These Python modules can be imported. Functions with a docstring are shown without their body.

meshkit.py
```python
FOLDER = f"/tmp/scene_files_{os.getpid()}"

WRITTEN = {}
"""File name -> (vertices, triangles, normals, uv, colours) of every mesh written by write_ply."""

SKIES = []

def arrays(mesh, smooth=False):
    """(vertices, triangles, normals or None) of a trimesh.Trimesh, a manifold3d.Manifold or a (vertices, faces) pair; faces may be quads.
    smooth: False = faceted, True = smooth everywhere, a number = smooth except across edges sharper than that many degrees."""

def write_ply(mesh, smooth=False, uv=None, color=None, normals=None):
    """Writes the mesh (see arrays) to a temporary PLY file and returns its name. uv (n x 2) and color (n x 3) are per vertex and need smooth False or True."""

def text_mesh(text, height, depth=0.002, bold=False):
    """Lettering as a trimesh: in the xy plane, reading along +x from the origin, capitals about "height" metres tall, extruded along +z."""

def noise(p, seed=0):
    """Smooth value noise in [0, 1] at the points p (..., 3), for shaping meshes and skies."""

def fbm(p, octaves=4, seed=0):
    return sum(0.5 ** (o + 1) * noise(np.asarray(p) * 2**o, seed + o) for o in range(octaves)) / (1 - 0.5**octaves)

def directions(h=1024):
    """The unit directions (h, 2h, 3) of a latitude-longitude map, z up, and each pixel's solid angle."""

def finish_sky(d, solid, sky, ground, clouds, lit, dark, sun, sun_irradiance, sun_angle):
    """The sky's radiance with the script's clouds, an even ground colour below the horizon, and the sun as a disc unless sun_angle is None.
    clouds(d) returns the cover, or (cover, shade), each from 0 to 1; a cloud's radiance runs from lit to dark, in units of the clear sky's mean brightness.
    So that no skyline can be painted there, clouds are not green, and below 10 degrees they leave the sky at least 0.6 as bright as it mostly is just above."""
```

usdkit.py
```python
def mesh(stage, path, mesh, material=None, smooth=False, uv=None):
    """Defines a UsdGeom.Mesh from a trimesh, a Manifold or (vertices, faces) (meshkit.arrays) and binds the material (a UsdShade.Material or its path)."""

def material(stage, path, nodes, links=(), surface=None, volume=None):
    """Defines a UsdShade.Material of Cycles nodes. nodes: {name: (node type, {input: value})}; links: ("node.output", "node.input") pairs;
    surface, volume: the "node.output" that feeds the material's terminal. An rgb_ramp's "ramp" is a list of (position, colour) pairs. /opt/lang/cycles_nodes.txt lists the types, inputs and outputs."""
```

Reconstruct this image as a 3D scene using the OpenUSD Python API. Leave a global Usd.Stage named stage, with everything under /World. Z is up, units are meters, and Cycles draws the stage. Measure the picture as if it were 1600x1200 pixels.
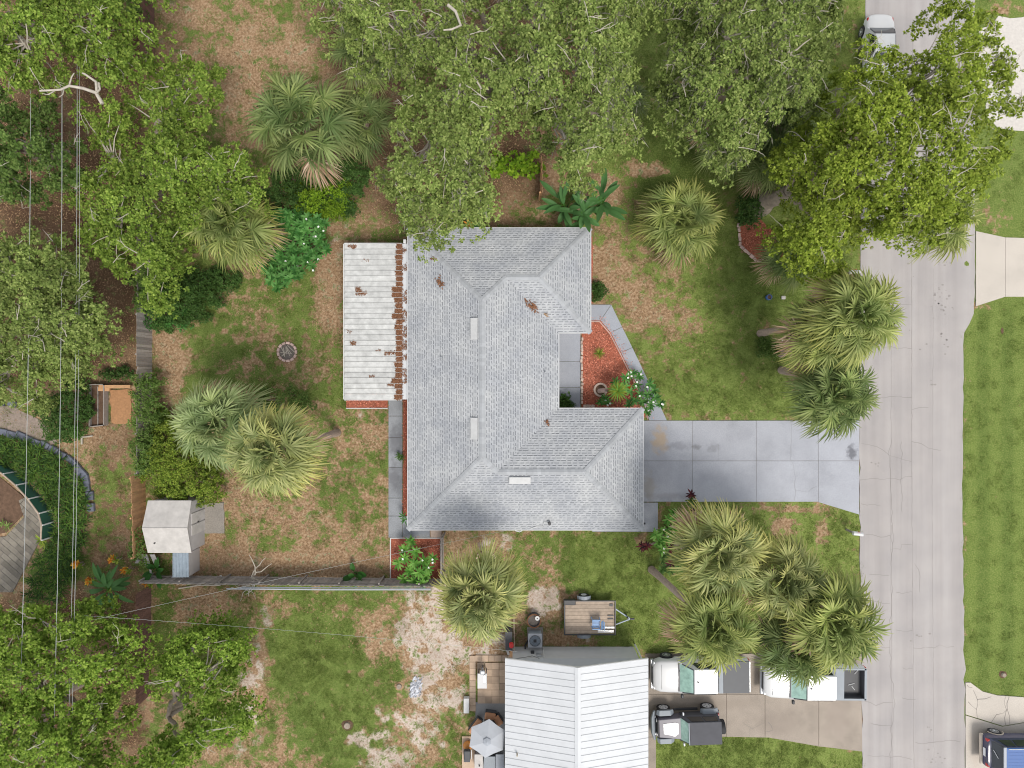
import math, zlib
import numpy as np
import usdkit
from pxr import Usd, UsdGeom, UsdLux, UsdShade, Sdf, Gf, Vt
from scipy.ndimage import gaussian_filter, map_coordinates
from shapely.geometry import Polygon, Point
from shapely import contains_xy
from scipy.sparse import coo_matrix
from scipy.sparse.csgraph import connected_components
import manifold3d as m3

# ------------------------------------------------------------------ camera, sky, sun, exposure
stage = Usd.Stage.CreateInMemory()
UsdGeom.Xform.Define(stage, '/World')
CAM_H, FPX = 42.667, 1066.667            # drone height; focal length in pixels of the 1600 px wide photograph
EXPOSURE = 0.82
SKY, SUN, SUN_EL, SUN_AZ = 0.10, 0.38, math.radians(62), math.radians(150)
cam = UsdGeom.Camera.Define(stage, '/World/camera')
cam.AddTranslateOp().Set((0, 0, CAM_H))
cam.CreateHorizontalApertureAttr(36.0)
cam.CreateVerticalApertureAttr(27.0)
cam.CreateFocalLengthAttr(24.0)
cam.CreateClippingRangeAttr((0.5, 5000.0))
cam.CreateExposureAttr(EXPOSURE)
sun = UsdLux.DistantLight.Define(stage, '/World/sun')
sun.CreateNormalizeAttr(True)
sun.CreateIntensityAttr(SUN)
sun.CreateAngleAttr(18.0)
sun.CreateColorAttr((1.0, 0.95, 0.88))
sun.AddRotateZOp().Set(-math.degrees(SUN_AZ))
sun.AddRotateXOp().Set(-(90 - math.degrees(SUN_EL)))
sky_mat = usdkit.material(stage, '/World/Looks/sky', {
    'tc': ('texture_coordinate', {}),
    'n': ('noise_texture', {'scale': 2.6, 'detail': 7.0, 'roughness': 0.55}),
    'r': ('rgb_ramp', {'ramp': [(0.0, (0.55,) * 3), (0.42, (0.62,) * 3), (0.62, (1.0,) * 3), (1.0, (1.0,) * 3)]}),
    'sky': ('sky_texture', {'sky_type': 'single_scattering', 'sun_disc': False, 'sun_elevation': SUN_EL, 'sun_rotation': SUN_AZ}),
    'grey': ('hsv', {'saturation': 0.06, 'value': 1.55}),
    'mx': ('mix_color', {'use_clamp': False}),
    'bg': ('background_shader', {'strength': SKY})},
    [('tc.generated', 'n.vector'), ('n.fac', 'r.fac'), ('r.color', 'mx.fac'), ('sky.color', 'mx.a'), ('sky.color', 'grey.color'), ('grey.color', 'mx.b'), ('mx.result', 'bg.color')],
    surface='bg.background')
dome = UsdLux.DomeLight.Define(stage, '/World/sky')
UsdShade.MaterialBindingAPI.Apply(dome.GetPrim()).Bind(sky_mat)
dome.GetPrim().SetCustomDataByKey('kind', 'structure')
dome.GetPrim().SetCustomDataByKey('label', 'bright overcast sky above the neighbourhood')

# ------------------------------------------------------------------ helpers
PI = math.pi
def rgen(s): return np.random.default_rng(zlib.crc32(s.encode()))
def W(px, py, h=0.0):
    k = (CAM_H - h) / FPX
    return np.array([(px - 800) * k, (600 - py) * k, h])
def W2(pts, h=0.0): return [tuple(W(x, y, h)[:2]) for x, y in pts]
def wpx(px, h=0.0): return (px - 800) * (CAM_H - h) / FPX
def wpy(py, h=0.0): return (600 - py) * (CAM_H - h) / FPX
def unit(a): return a / np.maximum(np.linalg.norm(a, axis=-1, keepdims=True), 1e-9)

class MB:
    """collects pieces of one mesh"""
    def __init__(s): s.v, s.f, s.n = [], [], 0
    def add(s, v, f):
        v, f = np.asarray(v, float), np.asarray(f, int)
        if f.shape[1] == 4: f = np.vstack([f[:, [0, 1, 2]], f[:, [0, 2, 3]]])
        s.v.append(v); s.f.append(f + s.n); s.n += len(v); return s
    def box(s, c, size, rz=0.0, ry=0.0, rx=0.0):
        x, y, z = np.array(size) / 2
        v = np.array([[-x,-y,-z],[x,-y,-z],[x,y,-z],[-x,y,-z],[-x,-y,z],[x,-y,z],[x,y,z],[-x,y,z]])
        if rx: v = v @ np.array([[1,0,0],[0,math.cos(rx),-math.sin(rx)],[0,math.sin(rx),math.cos(rx)]]).T
        if ry: v = v @ np.array([[math.cos(ry),0,math.sin(ry)],[0,1,0],[-math.sin(ry),0,math.cos(ry)]]).T
        if rz: v = v @ np.array([[math.cos(rz),-math.sin(rz),0],[math.sin(rz),math.cos(rz),0],[0,0,1]]).T
        return s.add(v + np.asarray(c, float), [[0,3,2,1],[4,5,6,7],[0,1,5,4],[1,2,6,5],[2,3,7,6],[3,0,4,7]])
    def rbox(s, c, size, r=0.03, rz=0.0, n=8):
        hx, hy, hz = np.array(size) / 2 - r
        c = np.asarray(c, float); ca, sa = math.cos(rz), math.sin(rz); parts = []
        for sx in (-1, 1):
            for sy in (-1, 1):
                for sz in (-1, 1):
                    x, y = sx * hx, sy * hy
                    parts.append(m3.Manifold.sphere(r, n).translate([c[0] + x * ca - y * sa, c[1] + x * sa + y * ca, c[2] + sz * hz]))
        return s.man(m3.Manifold.batch_hull(parts))
    def man(s, m):
        q = m.to_mesh(); return s.add(q.vert_properties[:, :3], q.tri_verts)
    def poly(s, pts, z0, z1):
        p = Polygon(pts)
        if not p.exterior.is_ccw: pts = list(pts)[::-1]
        return s.man(m3.Manifold.extrude(m3.CrossSection([[(float(a), float(b)) for a, b in pts]]), z1 - z0).translate([0, 0, z0]))
    def tube(s, pts, rad, k=7, cap=True):
        P = np.asarray(pts, float); n = len(P); R = np.broadcast_to(rad, n)
        t = unit(np.gradient(P, axis=0)); ref = np.where(np.abs(t[:, 2:3]) > 0.9, [[1.0, 0, 0]], [[0, 0, 1.0]])
        a = unit(np.cross(t, ref)); b = np.cross(t, a); th = np.linspace(0, 2 * PI, k, endpoint=False)
        v = P[:, None] + R[:, None, None] * (a[:, None] * np.cos(th)[None, :, None] + b[:, None] * np.sin(th)[None, :, None])
        i = np.arange(n - 1)[:, None] * k + np.arange(k)[None]; j = np.arange(n - 1)[:, None] * k + (np.arange(k)[None] + 1) % k
        f = np.stack([i, i + k, j + k, j], -1).reshape(-1, 4); s.add(v.reshape(-1, 3), f)
        if cap:
            for e, o in ((0, 1), (n - 1, -1)):
                ring = v[e]; fan = [[0, q, q + 1] if o < 0 else [0, q + 1, q] for q in range(1, k - 1)]
                s.add(ring, fan)
        return s
    def cyl(s, c, r, h, k=16, r2=None, axis='z'):
        c = np.asarray(c, float); d = {'x': (1, 0, 0), 'y': (0, 1, 0), 'z': (0, 0, 1)}[axis]
        return s.tube([c - np.array(d) * h / 2, c + np.array(d) * h / 2], [r, r if r2 is None else r2], k)
    def ring(s, c, r, w, z0, z1, k=24):
        th = np.linspace(0, 2 * PI, k, endpoint=False); o = np.stack([np.cos(th), np.sin(th)], -1)
        m = m3.Manifold.extrude(m3.CrossSection([(o * r).tolist()]) - m3.CrossSection([(o * (r - w)).tolist()]), z1 - z0)
        return s.man(m.translate([c[0], c[1], z0]))
    def loft(s, rings, cap=True):
        V = np.asarray(rings, float); n, k = V.shape[:2]
        i = np.arange(n - 1)[:, None] * k + np.arange(k)[None]; j = np.arange(n - 1)[:, None] * k + (np.arange(k)[None] + 1) % k
        s.add(V.reshape(-1, 3), np.stack([i, j, j + k, i + k], -1).reshape(-1, 4))
        if cap:
            for e, rev in ((0, True), (n - 1, False)):
                c = V[e].mean(0); fan = [[k, (q + 1) % k, q] if rev else [k, q, (q + 1) % k] for q in range(k)]
                s.add(np.vstack([V[e], c]), fan)
        return s
    def quad(s, a, b, c, d, th=0.0):
        P = np.array([a, b, c, d], float)
        if not th: return s.add(P, [[0, 1, 2, 3]])
        n = unit(np.cross(P[1] - P[0], P[3] - P[0])) * th
        return s.add(np.vstack([P, P - n]), [[0,1,2,3],[7,6,5,4],[0,4,5,1],[1,5,6,2],[2,6,7,3],[3,7,4,0]])
    def sphere(s, c, r, sc=(1, 1, 1), n=12, noise=0.0, rng=None):
        q = m3.Manifold.sphere(1.0, n).to_mesh(); v = np.array(q.vert_properties[:, :3], float)
        if noise: v = v * (1 + noise * rng.standard_normal((len(v), 1)))
        return s.add(v * np.array(sc) * r + np.asarray(c, float), q.tri_verts)
    def rot(s, rz, c=(0, 0, 0)):
        ca, sa = math.cos(rz), math.sin(rz); R = np.array([[ca, -sa, 0], [sa, ca, 0], [0, 0, 1]])
        s.v = [(v - c) @ R.T + c for v in s.v]; return s
    def get(s): return np.vstack(s.v), np.vstack(s.f)

names = {}
def numbered(parent, name):
    k = names.get((parent, name), 0); names[(parent, name)] = k + 1
    return f'{parent}/{name}' if k == 0 else f'{parent}/{name}_{k:03d}'
def data(prim, **kw):
    for k, v in kw.items():
        if v: prim.SetCustomDataByKey(k, v)
class Part:
    def __init__(s, path, loc, rz): s.path, s.loc, s.rz = path, np.asarray(loc, float), rz
    def part(s, name, mesh, mat, label=None, kind=None, smooth=False, local=False, prim=None):
        v, f = mesh.get() if isinstance(mesh, MB) else mesh
        if not local:
            v = v - s.loc
            if s.rz:
                c, n = math.cos(-s.rz), math.sin(-s.rz); v = v @ np.array([[c, -n, 0], [n, c, 0], [0, 0, 1]]).T
        p = numbered(s.path, name)
        m = usdkit.mesh(stage, p, (v, f), mat, smooth)
        if mat.GetPrim().GetName() in ISL and not smooth and not (prim and 'island' in prim): islands(m, v, np.asarray(f)[:, :3] if np.asarray(f).shape[1] == 3 else np.asarray(f)[:, [0, 1, 2]])
        if prim:
            for k, a in prim.items():
                a = np.asarray(a, np.float32)
                if a.ndim == 1: UsdGeom.PrimvarsAPI(m).CreatePrimvar(k, Sdf.ValueTypeNames.FloatArray, 'vertex').Set(Vt.FloatArray.FromNumpy(a))
                else: UsdGeom.PrimvarsAPI(m).CreatePrimvar(k, Sdf.ValueTypeNames.Color3fArray, 'vertex').Set(Vt.Vec3fArray.FromNumpy(a))
        data(m.GetPrim(), label=label, kind=kind)
        q = Part(p, s.loc, s.rz); q.prim = m.GetPrim(); return q
GROUPS = {'palm_tree': 'palm trees around the yards', 'oak_tree': 'oak trees around the yards', 'pickup_truck': 'white pickups on the brown driveway', 'mailbox': 'white mailboxes along the street', 'wooden_fence': 'wooden fences between the yards', 'power_line': 'overhead lines at the left edge', 'service_cable': 'thin service cables over the yards', 'fallen_frond': 'dead leaves on the grey roof',
    'plumeria': 'leafy flowering bushes', 'round_shrub': 'bushes around the yards', 'croton': 'orange leafed plants at the lower left', 'leaning_board': 'pale boards behind the shed', 'tree_stump': 'stumps in the lawns', 'fence_vine': 'vines on the fences', 'dead_limb': 'bare pale oak limbs', 'ti_plant': 'dark ti plants by the garage corner', 'garden_light': 'white lawn lights', 'bed_edging': 'edgings of the mulch beds'}
def thing(name, label, cat=None, loc=(0, 0, 0), rz=0.0, group=None, kind=None):
    group = group or GROUPS.get(name)
    p = numbered('/World', name)
    x = UsdGeom.Xform.Define(stage, p); x.AddTranslateOp().Set(tuple(float(a) for a in loc))
    if rz: x.AddRotateZOp().Set(math.degrees(rz))
    data(x.GetPrim(), label=label, category=cat, group=group, kind=kind)
    t = Part(p, loc, rz); t.prim = x.GetPrim(); return t
WORLD = Part('/World', (0, 0, 0), 0.0)
def single(name, mesh, mat, label, cat=None, kind=None, smooth=False, prim=None, group=None):
    q = WORLD.part(name, mesh, mat, smooth=smooth, prim=prim); group = group or GROUPS.get(name)
    data(q.prim, label=label, category=cat, kind=kind, group=group); return q

# ------------------------------------------------------------------ materials
ISL = set()
def islands(m, v, f):
    """one random tone per loose piece, as a vertex primvar"""
    k = len(v); f = np.asarray(f); i = np.concatenate([f[:, 0], f[:, 1]]); j = np.concatenate([f[:, 1], f[:, 2]])
    c = connected_components(coo_matrix((np.ones(len(i), np.int8), (i, j)), (k, k)), False)[1]
    a = np.random.default_rng(k).random(c.max() + 1)[c].astype(np.float32)
    UsdGeom.PrimvarsAPI(m).CreatePrimvar('island', Sdf.ValueTypeNames.FloatArray, 'vertex').Set(Vt.FloatArray.FromNumpy(a))
def L(n): return f'/World/Looks/{n}'
def plain(name, col, rough=0.6, metal=0.0, spec=0.5, coat=0.0, var=0.12, scale=3.0, bump=0.0, bscale=40.0, isl=0.0):
    """painted, cast or sawn surface: colour with soft patchy variation and, where asked, relief and a tone per piece"""
    c = np.array(col)
    if isl: ISL.add(name)
    n = {'g': ('geometry', {}), 'isl': ('attribute', {'attribute': 'island'}), 'n': ('noise_texture', {'scale': scale, 'detail': 6.0, 'roughness': 0.65}),
         'r': ('rgb_ramp', {'ramp': [(0.25, tuple(c * (1 - var))), (0.75, tuple(np.minimum(c * (1 + var), 0.95)))]}),
         'p': ('principled_bsdf', {'roughness': rough, 'metallic': metal, 'specular_ior_level': spec, 'coat_weight': coat})}
    l = [('g.position', 'n.vector'), ('n.fac', 'r.fac')]
    src = 'r.color'
    if isl:
        n['ir'] = ('rgb_ramp', {'ramp': [(0.0, (1 - isl,) * 3), (1.0, (1 + isl,) * 3)]})
        n['oi'] = ('object_info', {}); n['ad'] = ('math', {'math_type': 'add'}); n['fr'] = ('math', {'math_type': 'fraction'})
        n['mu'] = ('mix_color', {'blend_type': 'multiply', 'fac': 1.0, 'use_clamp': False})
        l += [('isl.fac', 'ad.value1'), ('oi.random', 'ad.value2'), ('ad.value', 'fr.value1'), ('fr.value', 'ir.fac'), ('r.color', 'mu.a'), ('ir.color', 'mu.b')]
        src = 'mu.result'
    l.append((src, 'p.base_color'))
    if bump:
        n['bn'] = ('noise_texture', {'scale': bscale, 'detail': 4.0}); n['b'] = ('bump', {'strength': bump, 'distance': 0.02})
        l += [('g.position', 'bn.vector'), ('bn.fac', 'b.height'), ('b.normal', 'p.normal')]
    return usdkit.material(stage, L(name), n, l, surface='p.BSDF')

def leafmat(name, dark, mid, light, trans=0.28, tip=None, rough=0.5, nscale=0.5):
    ISL.add(name)
    n = {'g': ('geometry', {}), 'isl': ('attribute', {'attribute': 'island'}), 'oi': ('object_info', {}),
         'r': ('rgb_ramp', {'ramp': [(0.0, dark), (0.5, mid), (1.0, light)]}),
         'n': ('noise_texture', {'scale': nscale, 'detail': 3.0}),
         'nr': ('rgb_ramp', {'ramp': [(0.3, (0.72,) * 3), (0.7, (1.25,) * 3)]}),
         'm': ('mix_color', {'blend_type': 'multiply', 'fac': 1.0, 'use_clamp': False}),
         'p': ('principled_bsdf', {'roughness': max(rough, .5), 'specular_ior_level': 0.13}),
         't': ('translucent_bsdf', {}), 'x': ('mix_closure', {'fac': trans})}
    l = [('isl.fac', 'r.fac'), ('g.position', 'n.vector'), ('n.fac', 'nr.fac'), ('r.color', 'm.a'), ('nr.color', 'm.b')]
    src = 'm.result'
    if tip is not None:
        n['a'] = ('attribute', {'attribute': 'tip'}); n['tm'] = ('mix_color', {'b': tip, 'use_clamp': False})
        n['fr'] = ('rgb_ramp', {'ramp': [(0.0, (.62, .70, .66)), (.5, (1.0, 1.0, 1.0)), (1.0, (1.28, 1.22, 1.1))]}); n['fm'] = ('mix_color', {'blend_type': 'multiply', 'fac': 1.0, 'use_clamp': False})
        n['or'] = ('math', {'math_type': 'multiply'})
        n['o2'] = ('math', {'math_type': 'multiply_add', 'value2': 0.8, 'value3': 0.35})
        l += [('oi.random', 'o2.value1'), ('a.fac', 'or.value1'), ('o2.value', 'or.value2'), ('or.value', 'tm.fac'), ('oi.random', 'fr.fac'), ('m.result', 'fm.a'), ('fr.color', 'fm.b'), ('fm.result', 'tm.a')]
        src = 'tm.result'
    l += [(src, 'p.base_color'), (src, 't.color'), ('p.BSDF', 'x.closure1'), ('t.BSDF', 'x.closure2')]
    return usdkit.material(stage, L(name), n, l, surface='x.closure')

M = {}
M['white_paint'] = plain('white_paint', (0.50, 0.50, 0.495), 0.35, coat=0.3, var=0.02)
M['white_trim'] = plain('white_trim', (0.55, 0.55, 0.54), 0.5, var=0.06)
M['white_metal'] = plain('white_metal', (0.50, 0.51, 0.52), 0.5, var=0.08, scale=0.8)
M['patio_metal'] = plain('patio_metal', (0.45, 0.45, 0.435), 0.5, var=0.28, scale=2.6, isl=0.08)
M['vent_grey'] = plain('vent_grey', (0.45, 0.45, 0.445), 0.6, var=0.08)
M['wall'] = plain('wall', (0.58, 0.57, 0.54), 0.8, var=0.05, bump=0.2)
M['grey_siding'] = plain('grey_siding', (0.46, 0.46, 0.455), 0.7, var=0.06)
ISL.add('shingle')
M['shingle'] = usdkit.material(stage, L('shingle'), {
    'g': ('geometry', {}), 'isl': ('attribute', {'attribute': 'island'}), 'r': ('rgb_ramp', {'ramp': [(0.0, (0.182, 0.189, 0.204)), (0.34, (0.246, 0.254, 0.271)), (0.42, (0.314, 0.324, 0.338)), (1.0, (0.405, 0.414, 0.428))]}),
    'n': ('noise_texture', {'scale': 0.7, 'detail': 4.0}), 'nr': ('rgb_ramp', {'ramp': [(0.3, (0.83, 0.84, 0.86)), (0.7, (1.1, 1.09, 1.06))]}),
    'm': ('mix_color', {'blend_type': 'multiply', 'fac': 1.0, 'use_clamp': False}),
    'bn': ('noise_texture', {'scale': 130.0, 'detail': 3.0}), 'b': ('bump', {'strength': 0.5, 'distance': 0.01}), 'p': ('principled_bsdf', {'roughness': 0.85, 'specular_ior_level': 0.2})},
    [('isl.fac', 'r.fac'), ('g.position', 'n.vector'), ('n.fac', 'nr.fac'), ('r.color', 'm.a'), ('nr.color', 'm.b'), ('m.result', 'p.base_color'), ('g.position', 'bn.vector'), ('bn.fac', 'b.height'), ('b.normal', 'p.normal')], surface='p.BSDF')
M['ridge_cap'] = plain('ridge_cap', (0.33, 0.34, 0.352), 0.85, spec=0.2, var=0.08, scale=5, isl=0.09)
M['underlay'] = plain('underlay', (0.2, 0.21, 0.22), 0.9)
def concrete(name, col, stains=(), var=0.1, dirt=0.25, isl=0.04):
    """cast concrete with broad weathering and blots of fixed shape"""
    c = np.array(col)
    n = {'g': ('geometry', {}), 'n': ('noise_texture', {'scale': 0.55, 'detail': 7.0, 'roughness': 0.6}),
         'r': ('rgb_ramp', {'ramp': [(0.28, tuple(c * (1 - var * 1.6))), (0.5, tuple(c)), (0.75, tuple(np.minimum(c * (1 + var), .9)))]}),
         'n2': ('noise_texture', {'scale': 22.0, 'detail': 5.0}), 'r2': ('rgb_ramp', {'ramp': [(0.3, (1 - dirt * 0.5,) * 3), (0.7, (1 + dirt * 0.3,) * 3)]}),
         'm': ('mix_color', {'blend_type': 'multiply', 'fac': 1.0, 'use_clamp': False}),
         'oi': ('object_info', {}), 'ir': ('rgb_ramp', {'ramp': [(0.0, (1 - isl,) * 3), (1.0, (1 + isl,) * 3)]}), 'm2': ('mix_color', {'blend_type': 'multiply', 'fac': 1.0, 'use_clamp': False}),
         'b': ('bump', {'strength': 0.25, 'distance': 0.01}), 'p': ('principled_bsdf', {'roughness': 0.8, 'specular_ior_level': 0.3})}
    l = [('g.position', 'n.vector'), ('g.position', 'n2.vector'), ('n.fac', 'r.fac'), ('n2.fac', 'r2.fac'), ('r.color', 'm.a'), ('r2.color', 'm.b'), ('m.result', 'm2.a'), ('oi.random', 'ir.fac'), ('ir.color', 'm2.b'), ('n2.fac', 'b.height'), ('b.normal', 'p.normal')]
    src = 'm2.result'
    for i, (x, y, rx, ry, sc, k) in enumerate(stains):
        n[f'mp{i}'] = ('mapping', {'mapping_type': 'point', 'location': (-x / rx, -y / ry, 0), 'scale': (1 / rx, 1 / ry, 0)})
        n[f'd{i}'] = ('vector_math', {'math_type': 'length'}); n[f'sn{i}'] = ('noise_texture', {'scale': 3.0 / max(rx, ry), 'detail': 4.0})
        n[f'sa{i}'] = ('math', {'math_type': 'multiply_add', 'value2': 1.6, 'value3': -0.8}); n[f'sb{i}'] = ('math', {'math_type': 'add'})
        n[f'rm{i}'] = ('map_range', {'range_type': 'smoothstep', 'from_min': 0.3, 'from_max': 1.1, 'to_min': k, 'to_max': 0.0, 'clamp': True})
        n[f'sm{i}'] = ('mix_color', {'b': sc})
        l += [('g.position', f'mp{i}.vector'), (f'mp{i}.vector', f'd{i}.vector1'), ('g.position', f'sn{i}.vector'), (f'sn{i}.fac', f'sa{i}.value1'), (f'd{i}.value', f'sb{i}.value1'), (f'sa{i}.value', f'sb{i}.value2'),
              (f'sb{i}.value', f'rm{i}.value'), (f'rm{i}.result', f'sm{i}.fac'), (src, f'sm{i}.a')]
        src = f'sm{i}.result'
    l.append((src, 'p.base_color'))
    return usdkit.material(stage, L(name), n, l, surface='p.BSDF')
def st(px, py, rx, ry, col, k): a = W(px, py); return (a[0], a[1], rx / 25, ry / 25, col, k)
M['drive'] = concrete('drive', (0.33, 0.338, 0.366), [st(1031, 688, 15, 26, (0.45, 0.30, 0.14), 0.55), st(1330, 706, 10, 14, (0.07, 0.07, 0.08), 0.7), st(1062, 697, 26, 8, (0.2, 0.2, 0.22), 0.5), st(1114, 700, 14, 8, (0.16, 0.16, 0.17), 0.42),
    st(1014, 760, 12, 26, (0.26, 0.23, 0.19), 0.5), st(1035, 722, 20, 30, (0.27, 0.27, 0.29), 0.4), st(1088, 698, 9, 5, (0.12, 0.12, 0.12), 0.5), st(1040, 775, 40, 7, (0.22, 0.21, 0.22), 0.45)], var=0.1)
M['walk'] = concrete('walk', (0.31, 0.325, 0.36), var=0.08)
M['west_walk'] = concrete('west_walk', (0.25, 0.26, 0.275), [st(619, 690, 16, 30, (0.12, 0.12, 0.13), 0.7), st(617, 745, 12, 26, (0.13, 0.13, 0.14), 0.7), st(650, 831, 30, 6, (0.2, 0.22, 0.26), 0.6)], var=0.22, dirt=0.5)
M['old_drive'] = concrete('old_drive', (0.295, 0.25, 0.205), [st(1130, 1100, 60, 12, (0.24, 0.2, 0.16), 0.5), st(1215, 1130, 40, 30, (0.24, 0.2, 0.165), 0.6), st(1310, 1120, 25, 40, (0.26, 0.215, 0.18), 0.5)], var=0.16, dirt=0.4)
M['pale_drive'] = concrete('pale_drive', (0.47, 0.425, 0.37), [st(1525, 1165, 14, 60, (0.42, 0.36, 0.3), 0.5)], var=0.06)
M['pad'] = concrete('pad', (0.25, 0.225, 0.195), var=0.15, dirt=0.5)
M['patio_grey'] = concrete('patio_grey', (0.26, 0.26, 0.26), var=0.12)
M['paver'] = plain('paver', (0.38, 0.28, 0.20), 0.85, var=0.15, scale=4, isl=0.22, bump=0.3)
M['paver_grey'] = plain('paver_grey', (0.17, 0.15, 0.12), 0.9, var=0.22, scale=3, isl=0.28, bump=0.4)
M['stone'] = plain('stone', (0.46, 0.36, 0.30), 0.9, var=0.18, scale=7, isl=0.2, bump=0.5)
M['pink_stone'] = plain('pink_stone', (0.5, 0.36, 0.31), 0.9, var=0.15, scale=9, isl=0.2, bump=0.5)
M['edging'] = plain('edging', (0.12, 0.13, 0.165), 0.85, var=0.2, scale=2, isl=0.2)
M['crack'] = plain('crack', (0.17, 0.153, 0.14), 0.95)
M['mortar'] = plain('mortar', (0.17, 0.155, 0.14), 0.95, var=0.2)
M['mulch'] = plain('mulch', (0.33, 0.105, 0.065), 0.95, var=0.4, scale=18, bump=0.8, bscale=26, spec=0.1)
M['mulch_chip'] = plain('mulch_chip', (0.46, 0.18, 0.12), 0.95, var=0.25, isl=0.7, spec=0.1)
M['soil'] = plain('soil', (0.12, 0.075, 0.05), 0.95, var=0.35, scale=5, spec=0.1)
M['litter'] = plain('litter', (0.30, 0.15, 0.085), 0.9, var=0.2, isl=0.45, spec=0.15)
M['straw'] = plain('straw', (0.29, 0.19, 0.11), 0.9, var=0.25, isl=0.6, spec=0.15)
M['rust_litter'] = plain('rust_litter', (0.20, 0.098, 0.055), 0.95, var=0.25, scale=12, isl=0.3, spec=0.1)
M['grey_wood'] = plain('grey_wood', (0.28, 0.25, 0.225), 0.9, var=0.2, scale=6, isl=0.28)
M['deck_wood'] = plain('deck_wood', (0.36, 0.285, 0.22), 0.85, var=0.22, scale=5, isl=0.24)
M['tan_wood'] = plain('tan_wood', (0.46, 0.26, 0.13), 0.8, var=0.18, scale=4, isl=0.12)
M['brown_wood'] = plain('brown_wood', (0.12, 0.06, 0.045), 0.9, var=0.25, scale=5, isl=0.2)
M['bark'] = plain('bark', (0.27, 0.225, 0.18), 0.95, var=0.35, scale=5, bump=0.8, bscale=9, spec=0.1)
M['twig'] = plain('twig', (0.40, 0.36, 0.30), 0.9, var=0.25, scale=4, spec=0.15)
M['palm_bark'] = plain('palm_bark', (0.30, 0.235, 0.19), 0.95, var=0.3, scale=9, bump=0.8, bscale=14, spec=0.1)
M['moss'] = leafmat('moss', (0.19, 0.175, 0.14), (0.27, 0.25, 0.205), (0.34, 0.31, 0.26), 0.25)
M['black'] = plain('black', (0.02, 0.02, 0.022), 0.5)
M['rubber'] = plain('rubber', (0.018, 0.018, 0.02), 0.75)
M['dark_metal'] = plain('dark_metal', (0.05, 0.05, 0.055), 0.5, metal=0.3)
M['steel'] = plain('steel', (0.45, 0.46, 0.47), 0.35, metal=0.85)
M['grey_plastic'] = plain('grey_plastic', (0.20, 0.225, 0.25), 0.5, var=0.05)
M['charcoal'] = plain('charcoal', (0.045, 0.046, 0.05), 0.55, var=0.1)
M['soft_top'] = plain('soft_top', (0.06, 0.06, 0.068), 0.75, var=0.15, scale=2)
M['tonneau'] = plain('tonneau', (0.022, 0.027, 0.036), 0.35, spec=0.2)
M['glass'] = plain('glass', (0.012, 0.014, 0.016), 0.06, coat=0.5)
M['mint_glass'] = plain('mint_glass', (0.30, 0.46, 0.39), 0.08, coat=0.5, var=0.35, scale=2.5)
M['pane'] = plain('pane', (0.03, 0.04, 0.05), 0.06)
M['red_lamp'] = plain('red_lamp', (0.35, 0.03, 0.03), 0.2)
M['head_lamp'] = plain('head_lamp', (0.55, 0.56, 0.58), 0.15)
M['blue_paint'] = plain('blue_paint', (0.035, 0.095, 0.27), 0.25, coat=0.6, var=0.05)
M['navy_paint'] = plain('navy_paint', (0.02, 0.022, 0.05), 0.25, coat=0.5)
M['tan_trim'] = plain('tan_trim', (0.42, 0.36, 0.30), 0.5)
M['purple_grey'] = plain('purple_grey', (0.125, 0.115, 0.135), 0.4, var=0.1)
M['canvas'] = plain('canvas', (0.36, 0.375, 0.40), 0.85, var=0.05)
M['canvas_dark'] = plain('canvas_dark', (0.3, 0.32, 0.35), 0.85)
M['cushion'] = plain('cushion', (0.44, 0.22, 0.12), 0.9, var=0.08)
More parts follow.
